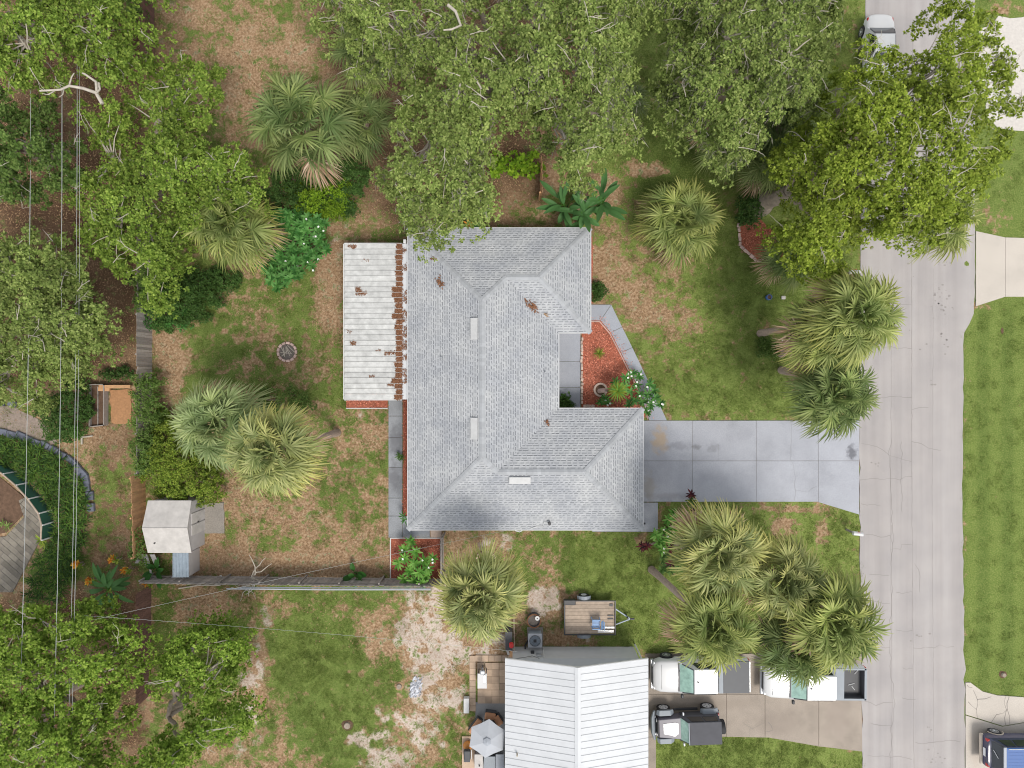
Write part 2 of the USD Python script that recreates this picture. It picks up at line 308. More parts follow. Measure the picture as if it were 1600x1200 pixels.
M['orange'] = plain('orange', (0.55, 0.22, 0.05), 0.7)
M['red'] = plain('red', (0.5, 0.03, 0.03), 0.45)
M['blue_plastic'] = plain('blue_plastic', (0.16, 0.28, 0.48), 0.5, var=0.12)
M['blue_metal'] = plain('blue_metal', (0.26, 0.31, 0.36), 0.5, metal=0.2, var=0.2, scale=4)
M['shed_white'] = plain('shed_white', (0.44, 0.415, 0.39), 0.65, var=0.2, scale=2)
M['shed_wall'] = plain('shed_wall', (0.37, 0.35, 0.345), 0.6, var=0.08)
M['green_board'] = plain('green_board', (0.02, 0.075, 0.05), 0.6, var=0.2)
M['ash'] = plain('ash', (0.14, 0.12, 0.105), 0.95, var=0.4, scale=12)
M['tarp'] = plain('tarp', (0.50, 0.51, 0.54), 0.5, var=0.2, scale=6)
M['cable'] = plain('cable', (0.34, 0.35, 0.34), 0.5)
M['dead_frond'] = leafmat('dead_frond', (0.30, 0.19, 0.115), (0.46, 0.32, 0.21), (0.60, 0.45, 0.33), 0.2)
M['flower'] = plain('flower', (0.68, 0.68, 0.63), 0.7, var=0.05)
M['ember'] = leafmat('ember', (0.42, 0.12, 0.02), (0.62, 0.25, 0.03), (0.66, 0.42, 0.06), 0.3)
M['grass_blade'] = leafmat('grass_blade', (0.078, 0.127, 0.021), (0.156, 0.220, 0.043), (0.272, 0.309, 0.094), 0.25, nscale=0.6)
M['oak_mid'] = leafmat('oak_mid', (0.080, 0.138, 0.017), (0.164, 0.250, 0.036), (0.297, 0.383, 0.074))
M['oak_deep'] = leafmat('oak_deep', (0.055, 0.099, 0.022), (0.099, 0.165, 0.035), (0.176, 0.248, 0.066))
M['oak_bright'] = leafmat('oak_bright', (0.110, 0.157, 0.015), (0.210, 0.284, 0.031), (0.350, 0.412, 0.066))
M['oak_grey'] = leafmat('oak_grey', (0.101, 0.149, 0.030), (0.191, 0.258, 0.062), (0.329, 0.386, 0.120))
M['oak_fresh'] = leafmat('oak_fresh', (0.075, 0.14, 0.014), (0.17, 0.27, 0.032), (0.31, 0.41, 0.075))
M['shrub_bright'] = leafmat('shrub_bright', (0.08, 0.16, 0.01), (0.15, 0.26, 0.016), (0.25, 0.37, 0.03))
M['shrub_dark'] = leafmat('shrub_dark', (0.03, 0.07, 0.014), (0.055, 0.115, 0.024), (0.10, 0.175, 0.042))
M['citrus'] = leafmat('citrus', (0.08, 0.14, 0.016), (0.16, 0.23, 0.028), (0.31, 0.37, 0.06))
M['hedge'] = leafmat('hedge', (0.06, 0.12, 0.02), (0.11, 0.185, 0.035), (0.20, 0.27, 0.08))
M['plumeria'] = leafmat('plumeria', (0.03, 0.105, 0.02), (0.06, 0.175, 0.035), (0.12, 0.27, 0.07), 0.22, rough=0.35)
M['plumeria_light'] = leafmat('plumeria_light', (0.05, 0.15, 0.02), (0.10, 0.24, 0.035), (0.19, 0.36, 0.08), 0.25, rough=0.35)
M['banana'] = leafmat('banana', (0.047, 0.125, 0.036), (0.088, 0.194, 0.058), (0.162, 0.288, 0.104), 0.22, rough=0.35)
M['strap'] = leafmat('strap', (0.02, 0.05, 0.012), (0.05, 0.105, 0.018), (0.11, 0.19, 0.03), 0.22, rough=0.4)
M['ti_plant'] = leafmat('ti_plant', (0.03, 0.008, 0.014), (0.055, 0.014, 0.02), (0.13, 0.03, 0.03), 0.2, rough=0.35)
M['palm_green'] = leafmat('palm_green', (0.087, 0.133, 0.029), (0.168, 0.223, 0.063), (0.316, 0.356, 0.133), 0.25, tip=(0.48, 0.42, 0.12))
M['palm_yellow'] = leafmat('palm_yellow', (0.120, 0.160, 0.047), (0.225, 0.268, 0.098), (0.400, 0.414, 0.187), 0.25, tip=(0.60, 0.50, 0.13))
M['palm_blue'] = leafmat('palm_blue', (0.105, 0.155, 0.05), (0.185, 0.245, 0.09), (0.32, 0.38, 0.175), 0.25, tip=(0.34, 0.34, 0.17))
M['palm_dark'] = leafmat('palm_dark', (0.065, 0.11, 0.03), (0.125, 0.18, 0.055), (0.24, 0.29, 0.11), 0.22, tip=(0.24, 0.24, 0.10))

# ------------------------------------------------------------------ ground
def noise_field(shape, sig, seed):
    a = gaussian_filter(np.random.default_rng(seed).standard_normal(shape), sig, mode='wrap'); return a / a.std()
FX = np.arange(-34.6, 34.61, 0.125); FY = np.arange(-26.2, 26.21, 0.125)
far = np.array([400., 200., 110., 70., 50., 42., 38.])
XS = np.concatenate([-far, FX, far[::-1]]); YS = np.concatenate([-far + 6, FY, far[::-1] - 6])
XS.sort(); YS.sort()
GX, GY = np.meshgrid(XS, YS); PXg, PYg = 800 + GX * 25, 600 - GY * 25
SH = GX.shape
n1, n2, n3, n4 = (noise_field(SH, s, k) for s, k in ((1.3, 1), (3.2, 2), (9, 3), (22, 4)))
fine = noise_field(SH, 0.6, 5)
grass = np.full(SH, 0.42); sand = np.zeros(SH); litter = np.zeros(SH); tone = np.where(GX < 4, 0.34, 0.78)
def brush(F, cx, cy, rx, ry, val, p=2.0):
    w = np.exp(-(((PXg - cx) / rx) ** 2 + ((PYg - cy) / ry) ** 2) ** p); F[:] = F * (1 - w) + val * w
def area(F, pts, val, soft=3.0):
    w = contains_xy(Polygon(pts), PXg.ravel(), PYg.ravel()).reshape(SH).astype(float)
    w = gaussian_filter(w, soft); F[:] = F * (1 - w) + val * w
for a in [(330, 60, 160, 110, 0.27), (420, 15, 60, 40, 0.42), (260, 20, 40, 60, 0.2), (340, 520, 80, 70, 0.60), (300, 450, 70, 40, 0.65), (440, 455, 80, 30, 0.66), (430, 540, 40, 70, 0.45), (520, 440, 30, 90, 0.15), (265, 560, 30, 80, 0.16), (470, 610, 90, 35, 0.55),
          (400, 590, 60, 20, 0.55), (560, 690, 50, 60, 0.45), (510, 760, 80, 60, 0.52), (430, 820, 130, 40, 0.4), (490, 880, 160, 22, 0.10), (340, 865, 60, 40, 0.14), (360, 790, 30, 60, 0.3), (560, 560, 30, 60, 0.2)]: brush(grass, *a)
for a in [(480, 810, 50, 22, 0.42), (540, 740, 50, 40, 0.34), (570, 660, 30, 30, 0.3), (540, 380, 30, 40, 0.35), (560, 345, 40, 30, 0.3), (820, 320, 35, 40, 0.2)]: brush(sand, *a)
# west strip and under the oaks
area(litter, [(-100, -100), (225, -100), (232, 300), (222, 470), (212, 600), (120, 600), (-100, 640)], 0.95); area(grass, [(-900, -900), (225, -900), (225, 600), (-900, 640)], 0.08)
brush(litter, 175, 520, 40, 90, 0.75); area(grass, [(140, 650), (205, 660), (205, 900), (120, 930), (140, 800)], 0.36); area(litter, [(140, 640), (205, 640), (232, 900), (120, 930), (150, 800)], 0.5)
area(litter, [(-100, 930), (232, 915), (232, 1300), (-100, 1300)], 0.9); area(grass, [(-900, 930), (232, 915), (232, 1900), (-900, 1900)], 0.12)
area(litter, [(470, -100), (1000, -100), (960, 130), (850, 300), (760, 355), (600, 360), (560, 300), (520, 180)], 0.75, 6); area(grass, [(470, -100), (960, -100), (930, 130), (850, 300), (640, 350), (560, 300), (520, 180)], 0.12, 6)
# front yard
area(grass, [(930, -900), (1350, -900), (1345, 657), (1040, 657), (930, 470)], 0.80, 6)
for a in [(960, 400, 60, 110, 0.33), (1000, 470, 60, 50, 0.36), (950, 300, 40, 30, 0.2), (1070, 505, 45, 32, 0.3), (1030, 560, 30, 40, 0.5), (1000, 350, 40, 60, 0.42), (1055, 420, 40, 40, 0.5), (1190, 520, 26, 30, 0.3), (1150, 560, 90, 70, 0.82), (1050, 270, 60, 60, 0.98), (1200, 610, 120, 40, 0.85), (1200, 460, 60, 40, 0.97), (1120, 420, 40, 60, 0.8), (1010, 265, 40, 14, 0.3), (1090, 650, 60, 8, 0.45)]: brush(grass, *a)
brush(sand, 1085, 505, 22, 16, 0.3)
# between driveway and the south yards
area(grass, [(700, 830), (1030, 830), (1030, 785), (1342, 785), (1345, 1022), (700, 1022)], 0.85, 5)
for a in [(750, 850, 90, 40, 0.26), (860, 870, 60, 40, 0.42), (1000, 840, 12, 12, 0.3), (760, 990, 120, 60, 0.25), (900, 1000, 60, 14, 0.3), (860, 940, 50, 40, 0.3), (1225, 825, 24, 20, 0.3), (1285, 840, 14, 30, 0.45), (1250, 795, 80, 6, 0.3), (930, 880, 60, 40, 0.9), (970, 950, 50, 60, 0.97)]: brush(grass, *a)
for a in [(850, 940, 32, 34, 0.75), (770, 850, 40, 20, 0.35), (740, 1000, 60, 40, 0.8), (1285, 835, 10, 30, 0.35), (690, 870, 20, 40, 0.2), (880, 1000, 40, 14, 0.5), (1030, 985, 30, 20, 0.1)]: brush(sand, *a)
# south west yard
area(grass, [(236, 920), (725, 920), (725, 1900), (236, 1900)], 0.5, 4)
for a in [(470, 1020, 110, 75, 0.98), (500, 930, 150, 18, 0.68), (520, 1130, 90, 60, 0.85), (600, 1060, 40, 40, 0.72), (300, 945, 70, 30, 0.25), (255, 1000, 20, 90, 0.7), (420, 945, 60, 30, 0.4), (610, 985, 50, 50, 0.36), (680, 1040, 50, 150, 0.28), (650, 960, 60, 40, 0.4), (700, 1150, 25, 60, 0.62), (560, 1190, 60, 30, 0.8), (400, 1060, 26, 100, 0.25), (330, 1180, 80, 40, 0.35), (430, 1170, 40, 60, 0.5)]: brush(grass, *a)
for a in [(395, 1040, 22, 55, 0.62), (690, 960, 55, 55, 0.85), (640, 1130, 50, 80, 0.5), (690, 1060, 30, 80, 0.62), (610, 1180, 50, 40, 0.75), (385, 1130, 30, 80, 0.5), (640, 925, 40, 10, 0.4), (560, 1000, 30, 30, 0.3), (420, 960, 14, 30, 0.45), (720, 1010, 30, 30, 0.7), (665, 1000, 60, 60, 0.72), (685, 1090, 45, 90, 0.58), (610, 1165, 70, 50, 0.62)]: brush(sand, *a)
# lawn across the road
right = PXg > 1500
grass[right] = 1.25
for a in [(1560, 300, 40, 50, 0.85), (1545, 345, 40, 25, 0.45), (1530, 478, 40, 7, 0.4), (1570, 20, 40, 30, 0.55), (1562, 240, 30, 30, 0.8)]: brush(grass, *a)
grass -= 0.5 * np.exp(-((PXg - 1508) / 7.0) ** 2) * (PYg > 480)
stripe = 0.5 + 0.5 * np.tanh(2.2 * np.sin((PXg - 1508) / 19.0 * PI))
tone = np.where(right, np.where(PYg > 480, 0.26 + 0.36 * stripe, .5), tone + 0.10 * n3 + 0.05 * n4)
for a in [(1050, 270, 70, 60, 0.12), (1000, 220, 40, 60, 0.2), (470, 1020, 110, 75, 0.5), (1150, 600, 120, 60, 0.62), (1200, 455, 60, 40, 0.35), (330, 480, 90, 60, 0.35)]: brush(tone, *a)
area(grass, [(1025, 1150), (1200, 1150), (1348, 1178), (1348, 1900), (1025, 1900)], 0.98, 2)
grass = np.where(GX < 5, grass + .07, grass + .03)
gm = np.clip(0.5 + (grass - 0.5) * 1.55 + 0.10 * n1 + 0.12 * n2 + 0.06 * n3, 0, 1)
gm = np.clip((gm - 0.14) / 0.72, 0, 1)
sm = np.clip((sand - 0.35) * 2.0 + 0.28 * n2 + 0.30 * n1 + 0.2 * n3, 0, 1) * np.clip(sand * 5, 0, 1)
gm = np.where(right & (grass > 1), 1.5, gm * (1 + .35 * np.clip((grass - .75) * 4, 0, 1))) * (1 - 0.85 * sm)
lm = np.clip(litter + 0.15 * n2, 0, 1)
inside = (np.abs(GX) < 34.7) & (np.abs(GY) < 26.3)
Z = np.where(inside, 0.012 * n2 + 0.006 * n1, 0.0) - 0.012
V = np.stack([GX, GY, Z], -1).reshape(-1, 3)
ii = (np.arange(SH[0] - 1)[:, None] * SH[1] + np.arange(SH[1] - 1)[None]).ravel()
GF = np.stack([ii, ii + 1, ii + SH[1] + 1, ii + SH[1]], -1)
def mixn(n, l, name, fac, a, b):
    n[name] = ('mix_color', {'use_clamp': False}); l += [(fac, name + '.fac'), (a, name + '.a'), (b, name + '.b')]; return name + '.result'
n = {'g': ('geometry', {}), 'z': ('attribute', {'attribute': 'zone'}), 'sz': ('separate_color', {}), 't': ('attribute', {'attribute': 'tone'}),
     'n1': ('noise_texture', {'scale': 7.0, 'detail': 8.0, 'roughness': 0.7}), 'n2': ('noise_texture', {'scale': 1.3, 'detail': 6.0, 'roughness': 0.6}),
     'n3': ('noise_texture', {'scale': 16.0, 'detail': 6.0, 'roughness': 0.7}), 'n4': ('noise_texture', {'scale': 1.9, 'detail': 9.0, 'roughness': 0.72}),
     'dry': ('rgb_ramp', {'ramp': [(0.27, (0.088, 0.052, 0.025)), (0.42, (0.220, 0.136, 0.075)), (0.54, (0.318, 0.212, 0.126)), (0.70, (0.459, 0.339, 0.223))]}),
     'snd': ('rgb_ramp', {'ramp': [(0.28, (0.294, 0.218, 0.162)), (0.5, (0.487, 0.403, 0.336)), (0.72, (0.588, 0.521, 0.455))]}),
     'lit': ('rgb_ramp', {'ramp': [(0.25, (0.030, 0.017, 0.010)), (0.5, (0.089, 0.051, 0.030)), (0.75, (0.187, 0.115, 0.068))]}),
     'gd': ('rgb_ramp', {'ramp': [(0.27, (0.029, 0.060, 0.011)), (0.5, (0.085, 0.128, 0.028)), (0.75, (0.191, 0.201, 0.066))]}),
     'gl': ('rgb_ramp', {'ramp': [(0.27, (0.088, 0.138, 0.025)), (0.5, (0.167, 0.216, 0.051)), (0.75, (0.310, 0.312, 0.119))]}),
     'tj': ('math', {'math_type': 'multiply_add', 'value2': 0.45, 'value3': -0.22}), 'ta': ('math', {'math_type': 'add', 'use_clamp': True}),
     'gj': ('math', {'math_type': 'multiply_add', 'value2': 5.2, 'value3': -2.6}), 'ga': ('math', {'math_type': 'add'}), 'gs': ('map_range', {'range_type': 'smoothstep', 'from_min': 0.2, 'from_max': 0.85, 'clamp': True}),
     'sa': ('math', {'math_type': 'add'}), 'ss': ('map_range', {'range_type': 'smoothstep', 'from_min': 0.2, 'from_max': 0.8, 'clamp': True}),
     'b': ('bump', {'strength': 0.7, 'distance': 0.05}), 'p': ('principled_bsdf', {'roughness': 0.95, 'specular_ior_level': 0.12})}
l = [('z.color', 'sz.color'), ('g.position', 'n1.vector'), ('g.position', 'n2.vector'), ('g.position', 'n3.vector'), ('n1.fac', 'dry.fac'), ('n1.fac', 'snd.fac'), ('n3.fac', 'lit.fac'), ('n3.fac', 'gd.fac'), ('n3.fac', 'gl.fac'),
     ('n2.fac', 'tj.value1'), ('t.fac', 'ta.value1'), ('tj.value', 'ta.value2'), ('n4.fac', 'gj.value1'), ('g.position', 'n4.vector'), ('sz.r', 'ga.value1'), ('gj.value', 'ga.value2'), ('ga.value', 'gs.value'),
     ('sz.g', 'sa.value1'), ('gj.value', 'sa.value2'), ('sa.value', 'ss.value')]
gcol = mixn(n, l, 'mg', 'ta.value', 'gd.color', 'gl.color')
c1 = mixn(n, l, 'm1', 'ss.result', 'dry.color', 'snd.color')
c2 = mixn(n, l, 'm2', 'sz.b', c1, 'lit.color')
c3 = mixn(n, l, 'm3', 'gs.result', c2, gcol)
l += [(c3, 'p.base_color'), ('n1.fac', 'b.height'), ('b.normal', 'p.normal')]
M['ground'] = usdkit.material(stage, L('ground'), n, l, surface='p.BSDF')
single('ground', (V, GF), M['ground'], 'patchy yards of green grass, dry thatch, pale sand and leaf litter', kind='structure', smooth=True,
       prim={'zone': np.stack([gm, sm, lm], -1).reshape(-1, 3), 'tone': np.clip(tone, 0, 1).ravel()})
def field(F, x, y):
    fx = np.interp(x, XS, np.arange(len(XS))); fy = np.interp(y, YS, np.arange(len(YS)))
    return map_coordinates(F, [fy, fx], order=1, mode='nearest')

# paved outlines that no grass may grow through (photograph pixels on the ground)
ROAD = [(1356, -140), (1352, 0), (1346, 300), (1343, 500), (1342, 700), (1344, 900), (1347, 1200), (1349, 1340), (1509, 1340), (1507, 1200), (1506, 1000), (1503, 800), (1505, 560), (1506, 520), (1521, 490), (1523, 360), (1522, 100), (1520, -140)]
OLD_DRIVE = [(1008, 1021), (1345, 1021), (1347, 1174), (1290, 1167), (1200, 1152), (1130, 1151), (1025, 1151), (1025, 1320), (1008, 1320)]
PAVED = [Polygon(p) for p in (ROAD, OLD_DRIVE, [(640, 375), (905, 375), (905, 655), (985, 655), (985, 810), (640, 810)], [(545, 385), (640, 385), (640, 620), (545, 620)], [(1000, 655), (1342, 655), (1342, 803), (1275, 784), (1028, 784), (1028, 830), (1000, 830)],
    [(870, 475), (957, 475), (1043, 658), (870, 658)], [(605, 623), (640, 623), (640, 840), (605, 840)], [(735, 1018), (1010, 1010), (1010, 1300), (722, 1300)], [(1523, 360), (1700, 372), (1700, 465), (1523, 478)], [(1508, 1066), (1560, 1086), (1800, 1090), (1800, 1400), (1508, 1400)],
    [(1530, 40), (1700, 20), (1700, 205), (1540, 195)], [(610, 838), (692, 838), (692, 915), (610, 915)], [(240, 790), (352, 785), (352, 850), (240, 850)], [(-100, 650), (30, 700), (140, 735), (150, 800), (110, 920), (-100, 930)])]
def free(x, y):
    px, py = 800 + np.asarray(x) * 25, 600 - np.asarray(y) * 25; ok = np.ones(len(px), bool)
    for p in PAVED: ok &= ~contains_xy(p, px, py)
    return ok

def scatter(name, proto, mat, pos, yaw, scale, label, tilt=None):
    """many alike small pieces as one object"""
    pi = UsdGeom.PointInstancer.Define(stage, numbered('/World', name)); pr = pi.GetPath().pathString + '/piece'
    islands(usdkit.mesh(stage, pr, proto.get(), mat), *proto.get()); pi.CreatePrototypesRel().SetTargets([pr])
    pi.CreatePositionsAttr(Vt.Vec3fArray.FromNumpy(np.asarray(pos, np.float32)))
    pi.CreateProtoIndicesAttr(Vt.IntArray.FromNumpy(np.zeros(len(pos), np.int32)))
    q = [Gf.Quath(float(math.cos(a / 2)), 0, 0, float(math.sin(a / 2))) for a in yaw]; pi.CreateOrientationsAttr(Vt.QuathArray(q))
    pi.CreateScalesAttr(Vt.Vec3fArray.FromNumpy(np.repeat(np.asarray(scale, np.float32)[:, None], 3, 1)))
    data(pi.GetPrim(), label=label, kind='stuff'); return pi

# leaf sheets: one folded diamond per leaf
def leaves(P, D, Ln, Wd, rng, fold=0.12, droop=0.0, nrm=None):
    N = len(P); D = unit(D); up = unit((np.array([0, 0, 1.0]) if nrm is None else nrm) + (0.55 if nrm is None else 0.42) * rng.standard_normal((N, 3)))
    if nrm is not None: D = unit(D - 0.85 * (D * up).sum(1, keepdims=True) * up)
    S = unit(np.cross(D, up)); U = np.cross(S, D)
    Ln, Wd = np.broadcast_to(Ln, N)[:, None], np.broadcast_to(Wd, N)[:, None]
    b, t = P, P + D * Ln - np.array([0, 0, 1.0]) * Ln * droop
    m = P + D * Ln * 0.5
    v = np.stack([b, m + S * Wd / 2 + U * Wd * fold, t, m - S * Wd / 2 + U * Wd * fold], 1).reshape(-1, 3)
    k = np.arange(N)[:, None] * 4
    return v, np.vstack([k + [0, 1, 2], k + [0, 2, 3]])
def sphere_dirs(n, rng): return unit(rng.standard_normal((n, 3)))

rg = rgen('grass')
tb = MB()
bp = np.stack([rg.uniform(-0.2, 0.2, 46), rg.uniform(-0.2, 0.2, 46), np.zeros(46)], -1); bd = np.stack([rg.normal(0, 0.7, 46), rg.normal(0, 0.7, 46), rg.uniform(0.5, 1.2, 46)], -1)
tb.add(*leaves(bp, bd, rg.uniform(0.05, 0.11, 46), 0.018, rg))
c = np.stack([rg.uniform(-33.5, 33.5, 62000), rg.uniform(-25.5, 25.5, 62000)], -1)
w = field(gm, c[:, 0], c[:, 1]) * np.where(c[:, 0] > 28, .12, .7); c = c[(rg.random(len(c)) < w) & free(c[:, 0], c[:, 1])][:26000]
scatter('grass', tb, M['grass_blade'], np.column_stack([c, np.full(len(c), -0.01)]), rg.uniform(0, 6.28, len(c)), rg.uniform(0.7, 1.3, len(c)), 'short green lawn grass growing in uneven patches over the yards')
lb = MB(); lp = np.stack([rg.normal(0, 0.6, 30), rg.normal(0, 0.6, 30), rg.uniform(0.005, 0.03, 30)], -1)
lb.add(*leaves(lp, np.stack([rg.normal(0, 1, 30), rg.normal(0, 1, 30), rg.normal(0, 0.12, 30)], -1), rg.uniform(0.05, 0.17, 30), rg.uniform(0.02, 0.05, 30), rg))
c = np.stack([rg.uniform(-33.5, 33.5, 14000), rg.uniform(-25.5, 25.5, 14000)], -1)
w = (1 - field(gm, c[:, 0], c[:, 1])) * (0.25 + 0.5 * field(lm, c[:, 0], c[:, 1])) * (1 - 0.9 * field(sm, c[:, 0], c[:, 1]))
c = c[(rg.random(len(c)) < w) & free(c[:, 0], c[:, 1]) & (c[:, 0] < 28)]
scatter('leaf_litter', lb, M['straw'], np.column_stack([c, np.zeros(len(c))]), rg.uniform(0, 6.28, len(c)), rg.uniform(0.7, 1.3, len(c)), 'dry brown leaves scattered over the bare ground')

# ------------------------------------------------------------------ road and pavements
M['road'] = usdkit.material(stage, L('road'), {
    'g': ('geometry', {}), 'mp': ('mapping', {'scale': (1.6, 0.05, 1.0)}), 'n': ('noise_texture', {'scale': 1.0, 'detail': 5.0}), 'r': ('rgb_ramp', {'ramp': [(0.3, (0.312, 0.290, 0.279)), (0.5, (0.344, 0.321, 0.309)), (0.7, (0.372, 0.350, 0.336))]}),
    'n2': ('noise_texture', {'scale': 0.5, 'detail': 6.0}), 'r2': ('rgb_ramp', {'ramp': [(0.3, (0.91, 0.91, 0.92)), (0.7, (1.06, 1.05, 1.04))]}), 'm': ('mix_color', {'blend_type': 'multiply', 'fac': 1.0, 'use_clamp': False}),
    'n3': ('noise_texture', {'scale': 60.0, 'detail': 4.0}), 'r3': ('rgb_ramp', {'ramp': [(0.3, (0.82,) * 3), (0.6, (1.05,) * 3)]}), 'm2': ('mix_color', {'blend_type': 'multiply', 'fac': 1.0, 'use_clamp': False}),
    'b': ('bump', {'strength': 0.4, 'distance': 0.01}), 'p': ('principled_bsdf', {'roughness': 0.85, 'specular_ior_level': 0.25})},
    [('g.position', 'mp.vector'), ('mp.vector', 'n.vector'), ('n.fac', 'r.fac'), ('g.position', 'n2.vector'), ('n2.fac', 'r2.fac'), ('r.color', 'm.a'), ('r2.color', 'm.b'), ('g.position', 'n3.vector'), ('n3.fac', 'r3.fac'), ('m.result', 'm2.a'), ('r3.color', 'm2.b'), ('m2.result', 'p.base_color'), ('n3.fac', 'b.height'), ('b.normal', 'p.normal')], surface='p.BSDF')
road = thing('road', 'pale worn grey asphalt street running north to south past the front yards', kind='structure')
def ragged(pts, step, amp, seed, closed=True):
    """an outline with small irregularities, in metres"""
    r = np.random.default_rng(seed); out = []; P = list(pts) + ([pts[0]] if closed else [])
    for a, b in zip(P[:-1], P[1:]):
        a, b = np.array(a), np.array(b); k = max(1, int(np.linalg.norm(b - a) / step)); nrm = unit(np.array([-(b - a)[1], (b - a)[0]]))
        for q in range(k): out.append(tuple(a + (b - a) * q / k + (nrm * r.normal(0, amp) if q else 0)))
    return out
rp = W2(ROAD); rp[0] = (rp[0][0], 150); rp[-1] = (rp[-1][0], 150); rp[7] = (rp[7][0], -150); rp[8] = (rp[8][0], -150)
road.part('surface', MB().poly(ragged(rp, 0.6, 0.035, 3), -0.1, 0.035), M['road'])
def crackline(parent, pts, w=0.02, z=0.039, seed=0, wob=0.05, name='crack', mat=None, step=0.4):
    r = np.random.default_rng(seed); P = [np.array(W(*p)[:2]) for p in pts]; Q = []
    for a, b in zip(P[:-1], P[1:]):
        k = max(2, int(np.linalg.norm(b - a) / step))
        for q in range(k): Q.append(a + (b - a) * q / k + r.normal(0, wob, 2) * (q > 0))
    Q.append(P[-1]); Q = np.array(Q); t = unit(np.gradient(Q, axis=0)); nn = np.stack([-t[:, 1], t[:, 0]], -1); ww = (w * r.uniform(0.4, 1.1, len(Q)))[:, None] / 2
    v = np.vstack([np.column_stack([Q - nn * ww, np.full(len(Q), z)]), np.column_stack([Q + nn * ww, np.full(len(Q), z)])]); k = len(Q); i = np.arange(k - 1)
    parent.part(name, (v, np.stack([i, i + 1, i + 1 + k, i + k], -1)), mat or M['crack'])
M['joint'] = plain('joint', (0.25, 0.228, 0.215), 0.95)
crackline(road, [(1426, 30), (1424, 400), (1424, 700), (1426, 1000), (1428, 1230)], 0.035, seed=1, wob=0.012, name='paving_joint', mat=M['joint'])
for i, x in enumerate((1391, 1456)): crackline(road, [(x + 2, 420), (x, 800), (x + 3, 1230)], 0.018, seed=11 + i, wob=0.015, name='paving_joint', mat=M['joint'])
for i, p in enumerate([[(1345, 693), (1370, 698), (1390, 712), (1424, 721)], [(1343, 750), (1390, 747), (1405, 750), (1424, 744)], [(1392, 685), (1389, 715), (1391, 760), (1394, 850)], [(1345, 787), (1375, 790)], [(1352, 835), (1375, 839), (1390, 836)], [(1358, 898), (1388, 899)], [(1391, 858), (1407, 858), (1408, 850), (1425, 850)],
    [(1400, 925), (1424, 924)], [(1360, 941), (1390, 942)], [(1400, 984), (1425, 985)], [(1375, 1010), (1390, 1011)], [(1350, 1095), (1368, 1102), (1395, 1097)], [(1360, 1130), (1375, 1133), (1392, 1133)], [(1392, 820), (1393, 960), (1390, 1040), (1396, 1090), (1390, 1200)], [(1424, 690), (1450, 700), (1470, 704)], [(1424, 640), (1450, 637)], [(1370, 622), (1424, 621)],
    [(1350, 540), (1424, 545)], [(1410, 1043), (1425, 1044)], [(1428, 880), (1437, 900), (1436, 925)], [(1409, 1090), (1430, 1093)], [(1426, 1012), (1490, 1010)], [(1350, 470), (1424, 476)], [(1355, 1180), (1424, 1186)], [(1408, 690), (1409, 800)], [(1430, 1160), (1500, 1158)]]): crackline(road, p, 0.017, seed=40 + i)
pm = MB(); rr = rgen('roadpits')
for cx, cy, s, k in [(1470, 460, 10, 14), (1472, 487, 9, 12), (1470, 410, 6, 6), (1475, 520, 8, 5), (1457, 600, 5, 4), (1460, 1185, 10, 10), (1455, 1140, 5, 4), (1440, 990, 8, 6), (1372, 725, 4, 4), (1400, 425, 30, 5), (1440, 545, 40, 6)]:
    for q in range(k):
        a = W(cx + rr.normal(0, s), cy + rr.normal(0, s * 0.7)); r0 = rr.uniform(0.02, 0.06); th = np.linspace(0, 2 * PI, 6, endpoint=False)
        pm.add(np.column_stack([a[0] + r0 * 1.5 * np.cos(th), a[1] + r0 * np.sin(th), np.full(6, 0.0395)]), [[0, i, i + 1] for i in range(1, 5)])
road.part('pothole_marks', pm, M['joint'], kind='stuff')

def slabs(t, polys, mat, z=0.06, gap=0.012, name='slab', base=True):
    for p in polys:
        q = Polygon(W2(p)).buffer(-gap, join_style=2); t.part(name, MB().poly(list(q.exterior.coords)[:-1], -0.08, z), mat)
dw = thing('driveway', 'blue grey painted concrete driveway in front of the garage', kind='structure')
xs, ys = [1000, 1082, 1181, 1278, 1342], [657, 720, 784]
dp = [[(xs[i], ys[j]), (xs[i + 1], ys[j]), (xs[i + 1], ys[j + 1]), (xs[i], ys[j + 1])] for i in range(4) for j in range(2)]
dp[-1] = [(1278, 720), (1342, 720), (1342, 804), (1278, 784.5)]
slabs(dw, dp, M['drive'])
dw.part('joint_bed', MB().poly(W2([(1001, 658), (1341, 658), (1341, 802), (1276, 783), (1001, 783)]), -0.05, 0.045), M['mortar'])
slabs(dw, [[(1000, 785), (1028, 785), (1028, 831), (1000, 831)], [(925, 824), (1000, 824), (1000, 831), (925, 831)]], M['drive'], z=0.056)
crackline(dw, [(1238, 722), (1242, 745), (1241, 782)], 0.012, 0.064, 5); crackline(dw, [(1240, 765), (1262, 768), (1275, 760)], 0.012, 0.064, 6); crackline(dw, [(1236, 658), (1235, 719)], 0.012, 0.064, 7, 0.01); crackline(dw, [(1122, 695), (1122, 719)], 0.01, 0.064, 8, 0.01)
fw = thing('front_walk', 'blue grey concrete walk around the red mulch bed at the front door', kind='structure')
slabs(fw, [[(868, 515), (907, 515), (907, 565), (868, 565)], [(868, 565), (907, 565), (907, 605), (868, 605)], [(868, 605), (907, 605), (907, 648), (868, 648)],
           [(915, 476), (955, 476), (938, 501), (915, 501)], [(955, 476), (972, 511), (954, 520), (938, 501)], [(972, 511), (988, 543), (970, 551), (954, 520)], [(988, 543), (1020, 610), (1000, 612), (970, 551)], [(1020, 610), (1042, 657), (1014, 657), (1000, 612)]], M['walk'])
ww = thing('side_walk', 'stained grey concrete walk along the west wall of the house', kind='structure')
